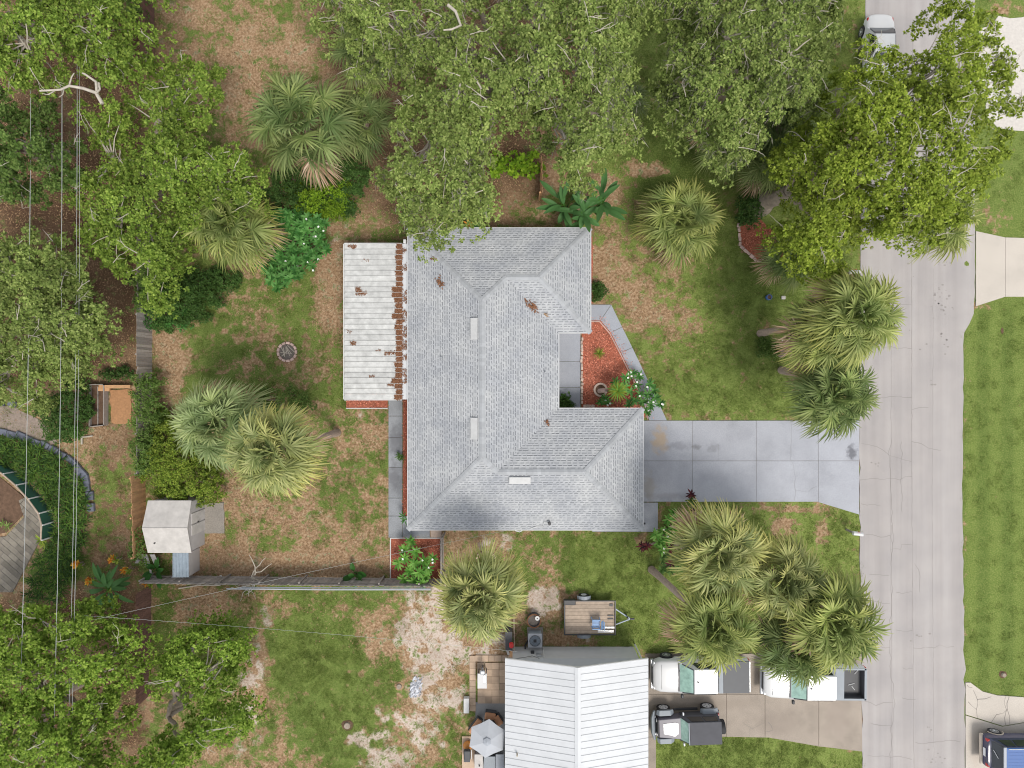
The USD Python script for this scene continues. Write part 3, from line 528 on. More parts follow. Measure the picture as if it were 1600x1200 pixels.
slabs(ww, [[(607, 600), (629, 600), (629, 650), (607, 650)], [(607, 650), (629, 650), (629, 684), (607, 684)], [(607, 684), (629, 684), (629, 730), (607, 730)], [(607, 730), (629, 730), (629, 778), (607, 778)], [(607, 778), (629, 778), (629, 806), (607, 806)], [(607, 806), (629, 806), (629, 840), (607, 840)], [(629, 806), (672, 806), (672, 840), (629, 840)]], M['west_walk'], z=0.05)
ww.part('paver', MB().poly(W2([(673, 826), (690, 826), (690, 840), (673, 840)]), -0.05, 0.05), M['stone'], label='tan paver at the end of the side walk')
od = thing('neighbour_driveway', 'stained brown concrete driveway with the pickups parked on it', kind='structure')
slabs(od, [[(1008, 1021), (1135, 1021), (1135, 1085), (1008, 1085)], [(1135, 1021), (1195, 1021), (1195, 1085), (1135, 1085)], [(1195, 1021), (1279, 1021), (1279, 1166), (1200, 1152), (1195, 1152)], [(1279, 1021), (1345, 1021), (1347, 1174), (1290, 1167), (1279, 1166)],
           [(1008, 1085), (1135, 1085), (1135, 1151), (1025, 1151), (1008, 1151)], [(1135, 1085), (1195, 1085), (1195, 1152), (1135, 1151)], [(1008, 1151), (1025, 1151), (1025, 1240), (1008, 1240)]], M['old_drive'], z=0.045)
crackline(od, [(1160, 1128), (1175, 1138), (1195, 1128)], 0.02, 0.049, 9); crackline(od, [(1172, 1137), (1170, 1150)], 0.015, 0.049, 10); crackline(od, [(1200, 1128), (1207, 1140), (1196, 1142)], 0.03, 0.049, 12)
ed = thing('east_driveway', 'pale concrete driveway apron across the road near the trees', kind='structure')
slabs(ed, [[(1524, 361), (1570, 371), (1570, 464), (1524, 479)], [(1570, 371), (1640, 373), (1640, 464), (1570, 464)], [(1640, 373), (1760, 373), (1760, 464), (1640, 464)]], M['pale_drive'], z=0.05)
ed = thing('cracked_driveway', 'cracked pale concrete driveway across the road holding the blue vehicle', kind='structure')
slabs(ed, [[(1508, 1066), (1516, 1066), (1535, 1080), (1558, 1086), (1600, 1089), (1600, 1128), (1566, 1134), (1508, 1116)], [(1600, 1089), (1800, 1092), (1800, 1128), (1600, 1128)], [(1508, 1117), (1566, 1135), (1600, 1129), (1800, 1129), (1800, 1400), (1508, 1400)]], M['pale_drive'], z=0.05)
for i, p in enumerate([[(1520, 1078), (1526, 1092), (1525, 1108)], [(1526, 1092), (1548, 1088)], [(1512, 1096), (1525, 1108), (1527, 1122)], [(1576, 1088), (1573, 1108), (1577, 1132)], [(1570, 1088), (1570, 1132)], [(1573, 1108), (1556, 1116), (1548, 1128)], [(1510, 1070), (1518, 1074)]]): crackline(ed, p, 0.035, 0.054, 60 + i)
sd = MB().poly(ragged(W2([(1530, 45), (1560, 25), (1700, 15), (1700, 205), (1600, 205), (1560, 200), (1540, 180), (1525, 120)]), 0.7, 0.15, 8), -0.05, 0.02)
single('gravel_drive', sd, plain('gravel', (0.50, 0.465, 0.425), 0.9, var=0.12, scale=6, bump=0.5), 'pale crushed gravel drive beside the street at the upper right', kind='structure')

# mulch beds
def bed(name, pts, label, z=0.05, chips=0):
    P = Polygon(W2(pts)); x0, y0, x1, y1 = P.bounds
    single(name, MB().poly(ragged(W2(pts), 0.4, 0.02, 5), -0.06, z), M['mulch'], label, kind='structure')
    r = rgen(label); k = int((x1 - x0) * (y1 - y0) * 45); c = np.stack([r.uniform(x0, x1, k), r.uniform(y0, y1, k)], -1); return c[contains_xy(P.buffer(-0.05), c[:, 0], c[:, 1])]
ch = [bed('mulch_bed', [(909, 512), (920, 494), (940, 494), (962, 520), (980, 551), (1012, 615), (1020, 655), (1000, 650), (909, 648)], 'red mulch bed between the porch and the diagonal walk', 0.042),
      bed('mulch_bed', [(1153, 350), (1185, 340), (1225, 380), (1228, 405), (1185, 408), (1160, 390)], 'red mulch bed under the street oak in the front yard'),
      bed('mulch_bed', [(611, 841), (691, 841), (690, 906), (611, 906)], 'red mulch bed boxed in at the fence corner south of the house'),
      bed('mulch_bed', [(541, 610), (606, 610), (606, 637), (541, 637)], 'narrow red mulch strip below the south end of the patio roof', 0.04),
      bed('mulch_bed', [(630, 600), (645, 600), (645, 805), (630, 805)], 'thin red mulch strip between the side walk and the west wall', 0.04),
      bed('mulch_bed', [(905, 370), (926, 370), (926, 474), (905, 474)], 'thin red mulch strip along the east wall under the small bush', 0.04)]
ch = np.vstack(ch); rc = rgen('chips'); cb = MB()
cp = np.stack([rc.uniform(-0.12, 0.12, 9), rc.uniform(-0.12, 0.12, 9), rc.uniform(0.0, 0.02, 9)], -1); cb.add(*leaves(cp, np.stack([rc.normal(0, 1, 9), rc.normal(0, 1, 9), rc.normal(0, 0.3, 9)], -1), rc.uniform(0.06, 0.14, 9), 0.045, rc))
scatter('mulch_chips', cb, M['mulch_chip'], np.column_stack([ch, np.full(len(ch), 0.048)]), rc.uniform(0, 6.28, len(ch)), rc.uniform(0.8, 1.2, len(ch)), 'loose red bark chips lying on the mulch beds')
def stones(t, pts, size, mat, z=0.0, hgt=0.12, name='stone', seed=1, gap=1.05):
    r = np.random.default_rng(seed); P = [np.array(p) for p in pts]
    for a, b in zip(P[:-1], P[1:]):
        d = np.linalg.norm(b - a); k = max(1, int(round(d / (size * gap))))
        for q in range(k):
            c0 = a + (b - a) * (q + 0.5) / k + r.normal(0, size * 0.06, 2); ang = math.atan2(*(b - a)[::-1]) + r.normal(0, 0.12)
            t.part(name, MB().rbox((c0[0], c0[1], z + hgt / 2), (size * r.uniform(0.8, 1.0), size * r.uniform(0.5, 0.75), hgt * r.uniform(0.8, 1.2)), 0.025, ang, 6), mat)
t = thing('bed_edging', 'tan stone edging beside the porch slabs of the front bed', 'edging', W(908, 580)); stones(t, W2([(909, 526), (909, 632)]), 0.22, M['stone'], 0.04, 0.12, seed=3); stones(t, W2([(911, 634), (929, 635)]), 0.26, M['stone'], 0.04, 0.12, seed=4)
t = thing('bed_edging', 'reddish edging strip along the inner side of the diagonal walk', 'edging', W(960, 550)); 
for a, b in (((923, 502.5), (937, 502.5)), ((937, 503), (952.5, 521)), ((952.5, 521), (968.5, 552)), ((968.5, 552), (998, 612)), ((998, 612), (1012, 655))):
    A, B = W(*a), W(*b); t.part('edging_strip', MB().tube([A + [0, 0, .06], B + [0, 0, .06]], 0.035, 6), M['pink_stone'])
t = thing('bed_edging', 'white timber edging around the fence corner mulch bed', 'edging', W(611, 870))
for a, b in (((610.5, 840), (610.5, 905)), ((611, 840.5), (690, 840.5))): t.part('edging_strip', MB().tube([W(*a) + [0, 0, .07], W(*b) + [0, 0, .07]], 0.04, 5), M['white_trim'])
t = thing('bed_edging', 'brick border around the mulch bed under the street oak', 'edging', W(1160, 380)); stones(t, W2([(1153, 350), (1156, 385), (1182, 408), (1226, 407)]), 0.28, M['pink_stone'], 0.0, 0.13, seed=6)
t = thing('bed_edging', 'white border along the strip below the patio roof', 'edging', W(570, 638)); t.part('edging_strip', MB().tube([W(541, 638) + [0, 0, .05], W(606, 638) + [0, 0, .05]], 0.035, 5), M['white_trim'])

# ------------------------------------------------------------------ the grey shingled house
HE, KE = 2.6, (CAM_H - 2.6) / FPX
PITCH = 0.36
def E3(p, d): return np.array([(p[0] - 800) * KE, (600 - p[1]) * KE, HE + PITCH * d * KE])
cNW, cSW, cNE, cSE, vA, vB, eA, eB = (637, 356), (637, 828), (923, 356), (1005, 828), (873, 520), (873, 638), (923, 520), (1005, 638)
R1, R2, A1, A2, S1, S2 = (755, 474), (755, 710), (791, 438), (841, 438), (778, 733), (910, 733)
HT = {R1: 118, R2: 118, A1: 82, A2: 82, S1: 95, S2: 95}
def hp(p): return E3(p, HT.get(p, 0))
PLANES = [[cNW, cSW, R2, R1], [cNE, cNW, R1, A1, A2], [eA, cNE, A2], [vA, eA, A2, A1], [vB, vA, A1, R1, R2, S1], [eB, vB, S1, S2], [cSE, eB, S2], [cSW, cSE, S2, S1, R2]]
OUT = [cNW, cSW, cSE, eB, vB, vA, eA, cNE]
house = thing('house', 'grey shingled hip roof house with two wings in the middle of the lots', 'house', W(755, 590))
po = Polygon([tuple(E3(p, 0)[:2]) for p in OUT]); pw = po.buffer(-0.55, join_style=2)
house.part('wall', MB().poly(list(pw.exterior.coords)[:-1], -0.05, HE - 0.16), M['wall'])
house.part('soffit', MB().poly(list(po.buffer(-0.03, join_style=2).exterior.coords)[:-1], HE - 0.158, HE - 0.05), M['white_trim'])
fm = MB(); ex = list(po.exterior.coords)
for a, b in zip(ex[:-1], ex[1:]):
    a, b = np.array(a), np.array(b); d = b - a; Ln = np.linalg.norm(d); fm.box([*(a + b) / 2, HE - 0.075], [Ln + 0.05, 0.055, 0.17], math.atan2(d[1], d[0]))
house.part('fascia', fm, M['white_trim'])
roof_v, roof_f, rn = [], [], 0
rb = MB()
for pl in PLANES:
    P = np.array([hp(p) for p in pl]); n_ = np.cross(P[1] - P[0], P[2] - P[0])
    q = m3.Manifold.extrude(m3.CrossSection([P[::1 if Polygon(P[:, :2]).exterior.is_ccw else -1, :2].tolist()]), .04).to_mesh(); v_ = np.array(q.vert_properties[:, :3], float)
    v_[:, 2] += P[0][2] - (n_[0] * (v_[:, 0] - P[0][0]) + n_[1] * (v_[:, 1] - P[0][1])) / n_[2] - .065; rb.add(v_, q.tri_verts)
roof = house.part('roof', rb, M['underlay'])
rs = rgen('shingles'); sh = MB(); tones = []
for pl in PLANES:
    P = np.array([hp(p) for p in pl]); e0, e1 = P[0], P[1]
    U = unit(e1 - e0); Nn = unit(np.cross(P[1] - P[0], P[2] - P[0])); Nn = Nn if Nn[2] > 0 else -Nn; Vv = np.cross(Nn, U); Vv = Vv if Vv[2] > 0 else -Vv
    Q = np.stack([(P - e0) @ U, (P - e0) @ Vv], -1); poly = Polygon(Q); ins = poly.buffer(-0.001)
    u0, v0, u1, v1 = poly.bounds; ex_ = 0.145; r_ = 0
    tl = []
    v = -0.03
    while v < v1:
        ws = rs.uniform(0.2, 0.4, int((u1 - u0) / 0.2) + 4); us = u0 - 0.4 + np.cumsum(ws) - rs.uniform(0, 0.35); k = len(us) - 1
        tl.append(np.stack([us[:-1] + 0.003, us[1:] - 0.003, np.full(k, v), np.full(k, min(v + 0.092, v1)), np.full(k, 0.016), rs.uniform(.55, 1.0, k)], -1))      # the butts of one course
        if v + .09 < v1:
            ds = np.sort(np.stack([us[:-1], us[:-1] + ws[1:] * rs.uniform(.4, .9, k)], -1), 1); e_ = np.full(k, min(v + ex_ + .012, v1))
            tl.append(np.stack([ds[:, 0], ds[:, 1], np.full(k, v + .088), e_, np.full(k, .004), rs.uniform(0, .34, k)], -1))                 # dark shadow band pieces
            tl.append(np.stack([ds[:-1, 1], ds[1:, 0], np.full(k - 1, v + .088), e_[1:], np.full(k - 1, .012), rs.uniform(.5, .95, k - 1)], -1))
        v += ex_
    T = np.vstack(tl); T = T[(T[:, 1] > u0) & (T[:, 0] < u1)]
    cin = np.all([contains_xy(poly.buffer(0.03), T[:, i], T[:, j]) for i, j in ((0, 2), (1, 2), (0, 3), (1, 3))], 0)
    G = T[cin]; lift = G[:, 4]; o = lambda u, v, h: e0 + u[:, None] * U + v[:, None] * Vv + h[:, None] * Nn
    z0 = np.full(len(G), -0.012); tp = np.full(len(G), 0.002)
    vv = np.stack([o(G[:, 0], G[:, 2], z0), o(G[:, 1], G[:, 2], z0), o(G[:, 1], G[:, 3], z0), o(G[:, 0], G[:, 3], z0), o(G[:, 0], G[:, 2], lift), o(G[:, 1], G[:, 2], lift), o(G[:, 1], G[:, 3], tp), o(G[:, 0], G[:, 3], tp)], 1).reshape(-1, 3)
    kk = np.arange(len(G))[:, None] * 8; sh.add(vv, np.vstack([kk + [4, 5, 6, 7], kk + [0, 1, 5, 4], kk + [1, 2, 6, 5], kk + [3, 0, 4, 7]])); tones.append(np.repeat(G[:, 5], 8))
    for t in T[~cin]:
        q = Polygon([(t[0], t[2]), (t[1], t[2]), (t[1], t[3]), (t[0], t[3])]).intersection(poly)
        if q.geom_type == 'Polygon' and q.area > 1e-3:
            c_ = np.array(q.exterior.coords)[:-1]; hgt = t[4] - (t[4] - .002) * (c_[:, 1] - t[2]) / (t[3] - t[2] + 1e-6)
            if not q.exterior.is_ccw: c_, hgt = c_[::-1], hgt[::-1]
            sh.add(e0 + c_[:, :1] * U + c_[:, 1:] * Vv + hgt[:, None] * Nn, [[0, i, i + 1] for i in range(1, len(c_) - 1)]); tones.append(np.full(len(c_), t[5]))
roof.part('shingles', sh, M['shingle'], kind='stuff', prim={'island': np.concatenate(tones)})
def caps(a, b, dn):
    A, B = hp(a), hp(b); d = unit(B - A); Ln = np.linalg.norm(B - A); side = unit(np.cross(d, [0, 0, 1.0])); k = int(Ln / 0.21)
    for q in range(k):
        s0, s1 = q * Ln / k, min((q + 1) * Ln / k + 0.1, Ln); w = 0.155; m = MB(); h0, h1 = 0.028, 0.05
        pts = []
        for s, h in ((s0, h0), (s1, h1)):
            c_ = A + d * s + [0, 0, h]
            pts += [c_ - side * w - [0, 0, dn * w], c_, c_ + side * w - [0, 0, dn * w]]
        pts = np.array(pts); low = pts - [0, 0, 0.02]
        m.add(np.vstack([pts, low]), [[0, 1, 4, 3], [1, 2, 5, 4], [3, 4, 10, 9], [4, 5, 11, 10], [6, 7, 1, 0], [7, 8, 2, 1], [0, 3, 9, 6], [5, 2, 8, 11]])
        roof.part('ridge_shingle', m, M['ridge_cap'])
for a, b, dn in [(cNW, R1, .25), (cSW, R2, .25), (A1, R1, .25), (cNE, A2, .25), (eA, A2, .25), (R2, S1, .25), (eB, S2, .25), (cSE, S2, .25), (R1, R2, .36), (A1, A2, .36), (S1, S2, .36)]: caps(a, b, dn)
def roofz(px, py):
    """height of the roof surface over an eave-level pixel"""
    best = HE
    for pl in PLANES:
        if Polygon(pl).buffer(0.5).contains(Point(px, py)):
            P = np.array([hp(p) for p in pl]); n_ = np.cross(P[1] - P[0], P[2] - P[0]); x, y = (px - 800) * KE, (600 - py) * KE
            best = P[0][2] - (n_[0] * (x - P[0][0]) + n_[1] * (y - P[0][1])) / n_[2]
    return best
for cx, cy, lx, ly in [(743, 517, 0.42, 1.22), (743, 667, 0.42, 1.22), (812, 746, 1.22, 0.42)]:
    x, y, z = (cx - 800) * KE, (600 - cy) * KE, roofz(cx, cy); sl = PITCH if lx < ly else 0
    m = MB().box([x, y, z + 0.12], [lx, ly, 0.07], ry=-math.atan(PITCH) if lx < ly else 0, rx=math.atan(PITCH) if lx > ly else 0)
    v_ = roof.part('roof_vent', m, M['vent_grey'], label='white ridge vent near the roof ridge')
for px, py, r_, h_ in [(858, 816, 0.09, 0.35), (852, 582, 0.05, 0.25), (692, 560, 0.05, 0.25)]:
    x, y, z = (px - 800) * KE, (600 - py) * KE, roofz(px, py); roof.part('vent_pipe', MB().cyl([x, y, z + h_ / 2], r_, h_, 12), M['black'] if r_ > 0.08 else M['ridge_cap'])
gx = wpx(1005, 2) - 0.53; gd = house.part('garage_door', MB().box([gx, wpy(722, 1.2), 1.08], [0.06, 4.9, 2.15]), M['white_trim'])
for q in range(4): gd.part('panel', MB().box([gx + 0.035, wpy(722, 1.2), 0.28 + q * 0.53], [0.03, 4.7, 0.47]), M['white_trim'])
def window(t, c, w, h, axis, out):
    """frame, pane and sill set in a wall whose outside is along +-x or +-y"""
    sx = (lambda a, b: [a, b]) if axis == 'x' else (lambda a, b: [b, a])
    def bx(u, z, su, sz, d, th):
        p = sx(out * d, u); s_ = sx(th, su); return ([c[0] + p[0], c[1] + p[1], c[2] + z], [s_[0], s_[1], sz])
    f = MB()
    for u, z, su, sz in ((-w / 2, 0, 0.07, h + 0.07), (w / 2, 0, 0.07, h + 0.07), (0, h / 2, w - 0.07, 0.07), (0, -h / 2, w - 0.07, 0.07), (0, 0, w - 0.07, 0.05)): f.box(*bx(u, z, su, sz, 0.02, 0.08))
    q = t.part('window', f, M['white_trim']); q.part('pane', MB().box(*bx(0, 0, w - 0.06, h - 0.06, 0.01, 0.02)), M['pane']); q.part('sill', MB().box(*bx(0, -h / 2 - 0.07, w + 0.2, 0.06, 0.06, 0.14)), M['white_trim'])
yS = (600 - 828) * KE + 0.55; xW = (637 - 800) * KE + 0.55
for px in (700, 780, 900): window(house, ((px - 800) * KE, yS, 1.5), 1.3, 1.1, 'y', -1)
for py in (680, 760): window(house, (xW, (600 - py) * KE, 1.5), 1.3, 1.1, 'x', -1)
window(house, ((923 - 800) * KE - 0.55, (600 - 438) * KE, 1.5), 1.6, 1.2, 'x', 1)
house.part('front_door', MB().box([(873 - 800) * KE - 0.53, (600 - 575) * KE, 1.03], [0.06, 0.95, 2.06]), M['tan_wood'])
pl_ = W(1007, 818, 2.45); house.part('wall_lamp', MB().rbox(pl_, [0.12, 0.1, 0.16], 0.03), M['black'])
house.part('hose_bib_pipe', MB().tube([W(805, 829, .3), W(812, 831, .3), W(816, 829, .3)], 0.03, 6), M['white_trim'])
house.part('roof_cable', MB().tube([np.array([(x - 800) * KE, (600 - y) * KE, roofz(x, y) + 0.06]) for x, y in [(828, 826), (838, 822), (848, 822), (850, 814), (856, 814)]], 0.022, 5), M['white_trim'])
# dead leaves lying on that roof
def debris(name, cx, cy, lx, ly, ang, label, mat, k=40, zf=roofz):
    r = rgen(label); a = r.normal(0, 1, (k, 2)) * [lx / 2.2, ly / 2.2]; ca, sa = math.cos(ang), math.sin(ang); p = a @ np.array([[ca, sa], [-sa, ca]])
    m = MB(); x, y = (cx - 800) * KE + p[:, 0], (600 - cy) * KE + p[:, 1]
    z = np.array([zf(800 + a_ / KE, 600 - b_ / KE) for a_, b_ in zip(x, y)]) + 0.05 + r.uniform(0, 0.05, k)
    m.add(*leaves(np.stack([x, y, z], -1), np.stack([ca + r.normal(0, 0.5, k), sa + r.normal(0, 0.5, k), r.normal(0, 0.1, k)], -1), r.uniform(0.14, 0.26, k), 0.07, r)); return single(name, m, mat, label, 'fallen leaf')
debris('fallen_frond', 829, 478, 0.55, 0.16, -0.75, 'large brown fallen frond on the east roof slope', M['rust_litter'], 60)
debris('fallen_frond', 851, 492, 0.16, 0.08, -0.75, 'small brown leaf scrap just below the large fallen frond', M['straw'], 10)
debris('fallen_frond', 689, 442, 0.34, 0.16, -1.0, 'curled brown leaf on the west roof slope near the hip', M['rust_litter'], 40)
debris('fallen_frond', 677, 407, 0.25, 0.06, 0.0, 'thin brown leaf on the west roof slope closest to the oak', M['rust_litter'], 14)
debris('fallen_frond', 853, 661, 0.16, 0.12, 0.9, 'small brown leaf in the valley above the garage wing', M['rust_litter'], 12)

# ------------------------------------------------------------------ white patio roof
pz = lambda x: 2.34 + 0.10 * (x - wpx(538, 2.34)) / 3.4
pc = thing('patio_roof', 'white ribbed metal patio roof littered with brown leaves beside the house', 'patio roof', W(585, 505))
X0, X1 = wpx(538, 2.34), wpx(628, 2.42); Y0, Y1 = wpy(381, 2.38), wpy(624, 2.38); NP = 29; dy = (Y0 - Y1) / NP
for i in range(NP):
    yt = Y0 - i * dy; prof = [(yt - 0.006, 0.05), (yt - 0.028, 0.05), (yt - 0.036, 0.0), (yt - dy * 0.5, 0.006), (yt - dy + 0.004, 0.0)]
    rings = [[(x, y, pz(x) + h) for y, h in prof] + [(x, y, pz(x) + h - 0.012) for y, h in prof[::-1]] for x in (X0, X1)]
    pc.part('roof_panel', MB().loft(rings), M['patio_metal'])
pc.part('fascia', MB().box([X0 - 0.03, (Y0 + Y1) / 2, 2.3], [0.05, Y0 - Y1, 0.16]), M['white_trim'])
pc.part('fascia', MB().box([(X0 + X1) / 2, Y1 - 0.03, 2.31], [X1 - X0, 0.05, 0.16]), M['white_trim'])
pc.part('fascia', MB().box([(X0 + X1) / 2, Y0 + 0.03, 2.31], [X1 - X0, 0.05, 0.16]), M['white_trim'])
pc.part('flashing', MB().box([X1 + 0.17, (Y0 + Y1) / 2, 2.40], [0.33, Y0 - Y1, 0.03]), M['white_metal'])
pc.part('downspout', MB().rbox([X1 + 0.18, Y0 + 0.12, 2.45], [0.16, 0.22, 0.3], 0.03), M['white_trim'])
for py in (390, 460, 545, 618): pc.part('post', MB().box([X0 + 0.12, wpy(py, 2), 1.1], [0.09, 0.09, 2.25]), M['white_trim'])
pc.part('slab', MB().poly(W2([(545, 386), (640, 386), (640, 622), (545, 622)]), -0.05, 0.045), M['pad'])
r = rgen('patio litter'); pts = []
for i in range(NP):
    yt = Y0 - i * dy; w0 = r.choice([0.12, 0.3, 0.34, 0.4, 0.55], p=[.08, .3, .32, .2, .1]); k = int(w0 * 620)
    pts.append(np.stack([X1 - w0 * r.random(k) ** 0.9, yt - 0.04 - r.random(k) * (dy - 0.05), np.full(k, 0.0)], -1))
yy = Y0
while yy > Y1 + 0.3:
    s_ = r.uniform(0.2, 0.9); 
    if r.random() < 0.6: k = int(s_ * 90); a_ = r.uniform(0.0, 0.15); pts.append(np.stack([X1 + a_ + r.random(k) * (0.33 - a_), yy - r.random(k) * s_, np.full(k, 0.02)], -1))
    yy -= s_ + r.uniform(0.05, 0.5)
for cx, cy, sx, sy, k in [(564, 458, 8, 3, 110), (560, 452, 4, 3, 50), (551, 536, 4, 2.6, 60), (609, 552, 8, 2.6, 90), (553, 386, 3, 2.4, 40), (546, 385, 2, 2, 16), (628, 391, 6, 3, 60), (592, 548, 4, 1, 16), (581, 588, 4, 1, 16), (571, 407, 5, .6, 12), (611, 601, 5, 2, 40), (545, 518, 3, 2, 14)]:
    pts.append(np.stack([wpx(cx + r.uniform(-sx, sx, k), 2.4), wpy(cy + r.uniform(-sy, sy, k), 2.4), np.zeros(k)], -1))
pts = np.vstack(pts); pts = np.vstack([pts, pts[r.random(len(pts)) < .5] + np.array([.02, .02, .01])]); pts[:, 2] += np.array([pz(x) for x in pts[:, 0]]) + 0.02 + r.uniform(0, 0.02, len(pts))
m = MB(); m.add(*leaves(pts, np.stack([r.normal(0, 1, len(pts)), r.normal(0, 1, len(pts)), r.normal(0, .08, len(pts))], -1), r.uniform(0.05, 0.13, len(pts)), r.uniform(0.025, 0.055, len(pts)), r, fold=0.05))
single('leaf_litter', m, M['rust_litter'], 'rust brown leaves heaped along the ribs of the white patio roof', kind='stuff')

# ------------------------------------------------------------------ fences
def fence(name, label, a, b, h, step, mat, name_p='picket', rails=1, thick=0.02, seed=1, lean=0.0, jit=0.03, posts=2.4, gaps=(), railmat=None, toprail=False):
    a, b = np.array(W(*a)[:2]), np.array(W(*b)[:2]); d = b - a; Ln = np.linalg.norm(d); d /= Ln; nn = np.array([-d[1], d[0]]); ang = math.atan2(d[1], d[0])
    t = thing(name, label, 'fence', (*((a + b) / 2), 0)); r = np.random.default_rng(seed); k = int(Ln / step)
    for i in range(k):
        s_ = (i + 0.5) * Ln / k
        if any(g0 < s_ < g1 for g0, g1 in gaps): continue
        hh = h + r.normal(0, jit); c_ = a + d * s_; tl = lean + r.normal(0, 0.012)
        m = MB().box([0, 0, hh / 2], [step * 0.93, thick, hh], rx=tl, ry=r.normal(0, 0.008)).rot(ang); m.v = [v + [*c_, 0] for v in m.v]; t.part(name_p, m, mat)
    for z in ((0.35, h - 0.35) if rails else ()): t.part('rail', MB().box([*((a + b) / 2 + nn * (0.04 + 0.0 * z)), z], [Ln, 0.04, 0.09], ang), railmat or mat)
    q = 0.0
    while q <= Ln + 0.01: t.part('post', MB().box([*(a + d * q + nn * 0.11), h / 2 - 0.05], [0.09, 0.09, h - 0.1], ang), railmat or mat); q += posts
    return t
f1 = fence('wooden_fence', 'weathered grey picket fence between the back yard and the south yard', (240, 899), (692, 904), 1.75, 0.145, M['grey_wood'], seed=4)
f1.part('top_rail', MB().tube([W(372, 903) + [0, -0.16, 1.72], W(520, 904) + [0, -0.17, 1.72], W(678, 904) + [0, -0.17, 1.72]], 0.042, 6), M['canvas'])
f1.part('lower_rail', MB().tube([W(390, 903) + [0, -0.08, 1.70], W(678, 904) + [0, -0.09, 1.70]], 0.03, 5), M['grey_plastic'])
fence('wooden_fence', 'short grey picket fence running from the house corner to the south fence', (692.5, 832), (692.5, 903), 1.75, 0.145, M['grey_wood'], seed=5)
fence('wooden_fence', 'brown picket fence north of the house beside the big leafed plant', (845, 312), (845, 258), 1.75, 0.15, M['tan_wood'], seed=6)
fence('wooden_fence', 'long grey picket fence along the west side under vines', (237, 735), (238, 330), 1.75, 0.15, M['grey_wood'], seed=7)
fence('wooden_fence', 'newer orange brown fence leaning west beside the shed', (231, 862), (228, 738), 1.75, 0.15, M['tan_wood'], seed=8, lean=0.05)
fence('wooden_fence', 'dark red brown fence between the bottom left oaks', (236, 1085), (236, 915), 1.75, 0.15, M['brown_wood'], seed=9)
fence('wooden_fence', 'dark brown fence at the top left behind the oaks', (243, 120), (240, -30), 1.75, 0.15, M['brown_wood'], seed=10)

# ------------------------------------------------------------------ shed, lean-to and oddments beside it
sh_ = thing('shed', 'white metal garden shed with a low gable roof beside the pad', 'shed', W(280, 815))
x0, x1 = wpx(231, 1.9), wpx(299, 1.9); yn, ym, ys_ = wpy(782, 1.9), wpy(825, 2.35), wpy(864, 1.9)
sh_.part('wall', MB().loft([[(x, yn - .08, 0), (x, ys_ + .08, 0), (x, ys_ + .08, 1.86), (x, ym, 2.28), (x, yn - .08, 1.86)] for x in (x0 + .08, x1 - .05)]), M['shed_wall'])
rfm = sh_.part('roof', MB().quad((x0 - .1, ym, 2.37), (x0, ys_, 1.9), (x1, ys_, 1.9), (x1 - .02, ym, 2.37), 0.03), M['shed_white']); sh_.part('roof', MB().quad((x0, yn, 1.9), (x0 - .1, ym, 2.372), (x1 - .02, ym, 2.372), (x1, yn, 1.9), 0.03), M['shed_white'])
rfm.part('ridge_cap', MB().tube([(x0 - .08, ym, 2.375), (x1, ym, 2.375)], 0.035, 6), M['shed_white']); rfm.part('roof_hole', MB().box([wpx(243, 2.0), wpy(848, 2.0), 2.105], [0.12, 0.08, 0.02], 0.6, rx=.24), M['black'])
for yy_, nm in ((806, 'door'), (824, 'door')): 
    dd = sh_.part(nm, MB().box([x1 - 0.03, wpy(yy_ + 1, 1), 0.92], [0.035, 0.62, 1.72]), M['shed_white'])
sh_.part('door_handle', MB().box([x1 + 0.0, wpy(815, 1), 1.0], [0.04, 0.05, 0.16]), M['black'])
single('concrete_pad', MB().poly(ragged(W2([(317, 786), (350, 785), (351, 833), (318, 833)]), 0.3, 0.015, 2), -0.05, 0.06), M['pad'], 'small weathered concrete pad at the shed door', 'pad')
ln = thing('storage_lean_to', 'blue grey metal lean-to box at the south end of the shed', 'lean-to', W(290, 880))
x0, x1 = wpx(270, 1.5), wpx(295, 1.5); ya, yb = wpy(864, 1.5), wpy(902, 1.5)
for i in range(5): xa, xb = x0 + (x1 - x0) * i / 5, x0 + (x1 - x0) * (i + 1) / 5; ln.part('roof_sheet', MB().quad((xa, ya, 1.52), (xa, yb, 1.48), (xb - .01, yb, 1.48), (xb - .01, ya, 1.52), 0.02).box([xa + .02, (ya + yb) / 2, 1.52], [0.03, ya - yb, 0.03]), M['blue_metal'])
ln.part('wall', MB().box([(x0 + x1) / 2, (ya + yb) / 2, 0.73], [x1 - x0 - .06, ya - yb - .06, 1.46]), M['shed_wall'])
single('crate', MB().rbox(W(285, 899) + [0, -.1, 0.3], [0.9, 0.28, 0.5], 0.03), M['shed_wall'], 'pale box between the lean-to and the grey fence', 'box')
for i, (a, b, wd) in enumerate([((226, 866), (232, 886), .35), ((238, 866), (246, 884), .3), ((214, 880), (222, 866), .25), ((235, 890), (238, 906), .12)]):
    A, B = W(*a, 1.0), W(*b, 0.4); d = B - A; s_ = unit(np.cross(d, [0, 0, 1])) * wd / 2
    single('leaning_board', MB().quad(A - s_, B - s_, B + s_, A + s_, 0.025), M['shed_wall'], ['wide pale board leaning behind the shed', 'second pale board leaning next to the big green leaf', 'pale board leaning against the west fence', 'narrow white board behind the shed by the fence corner'][i], 'board')

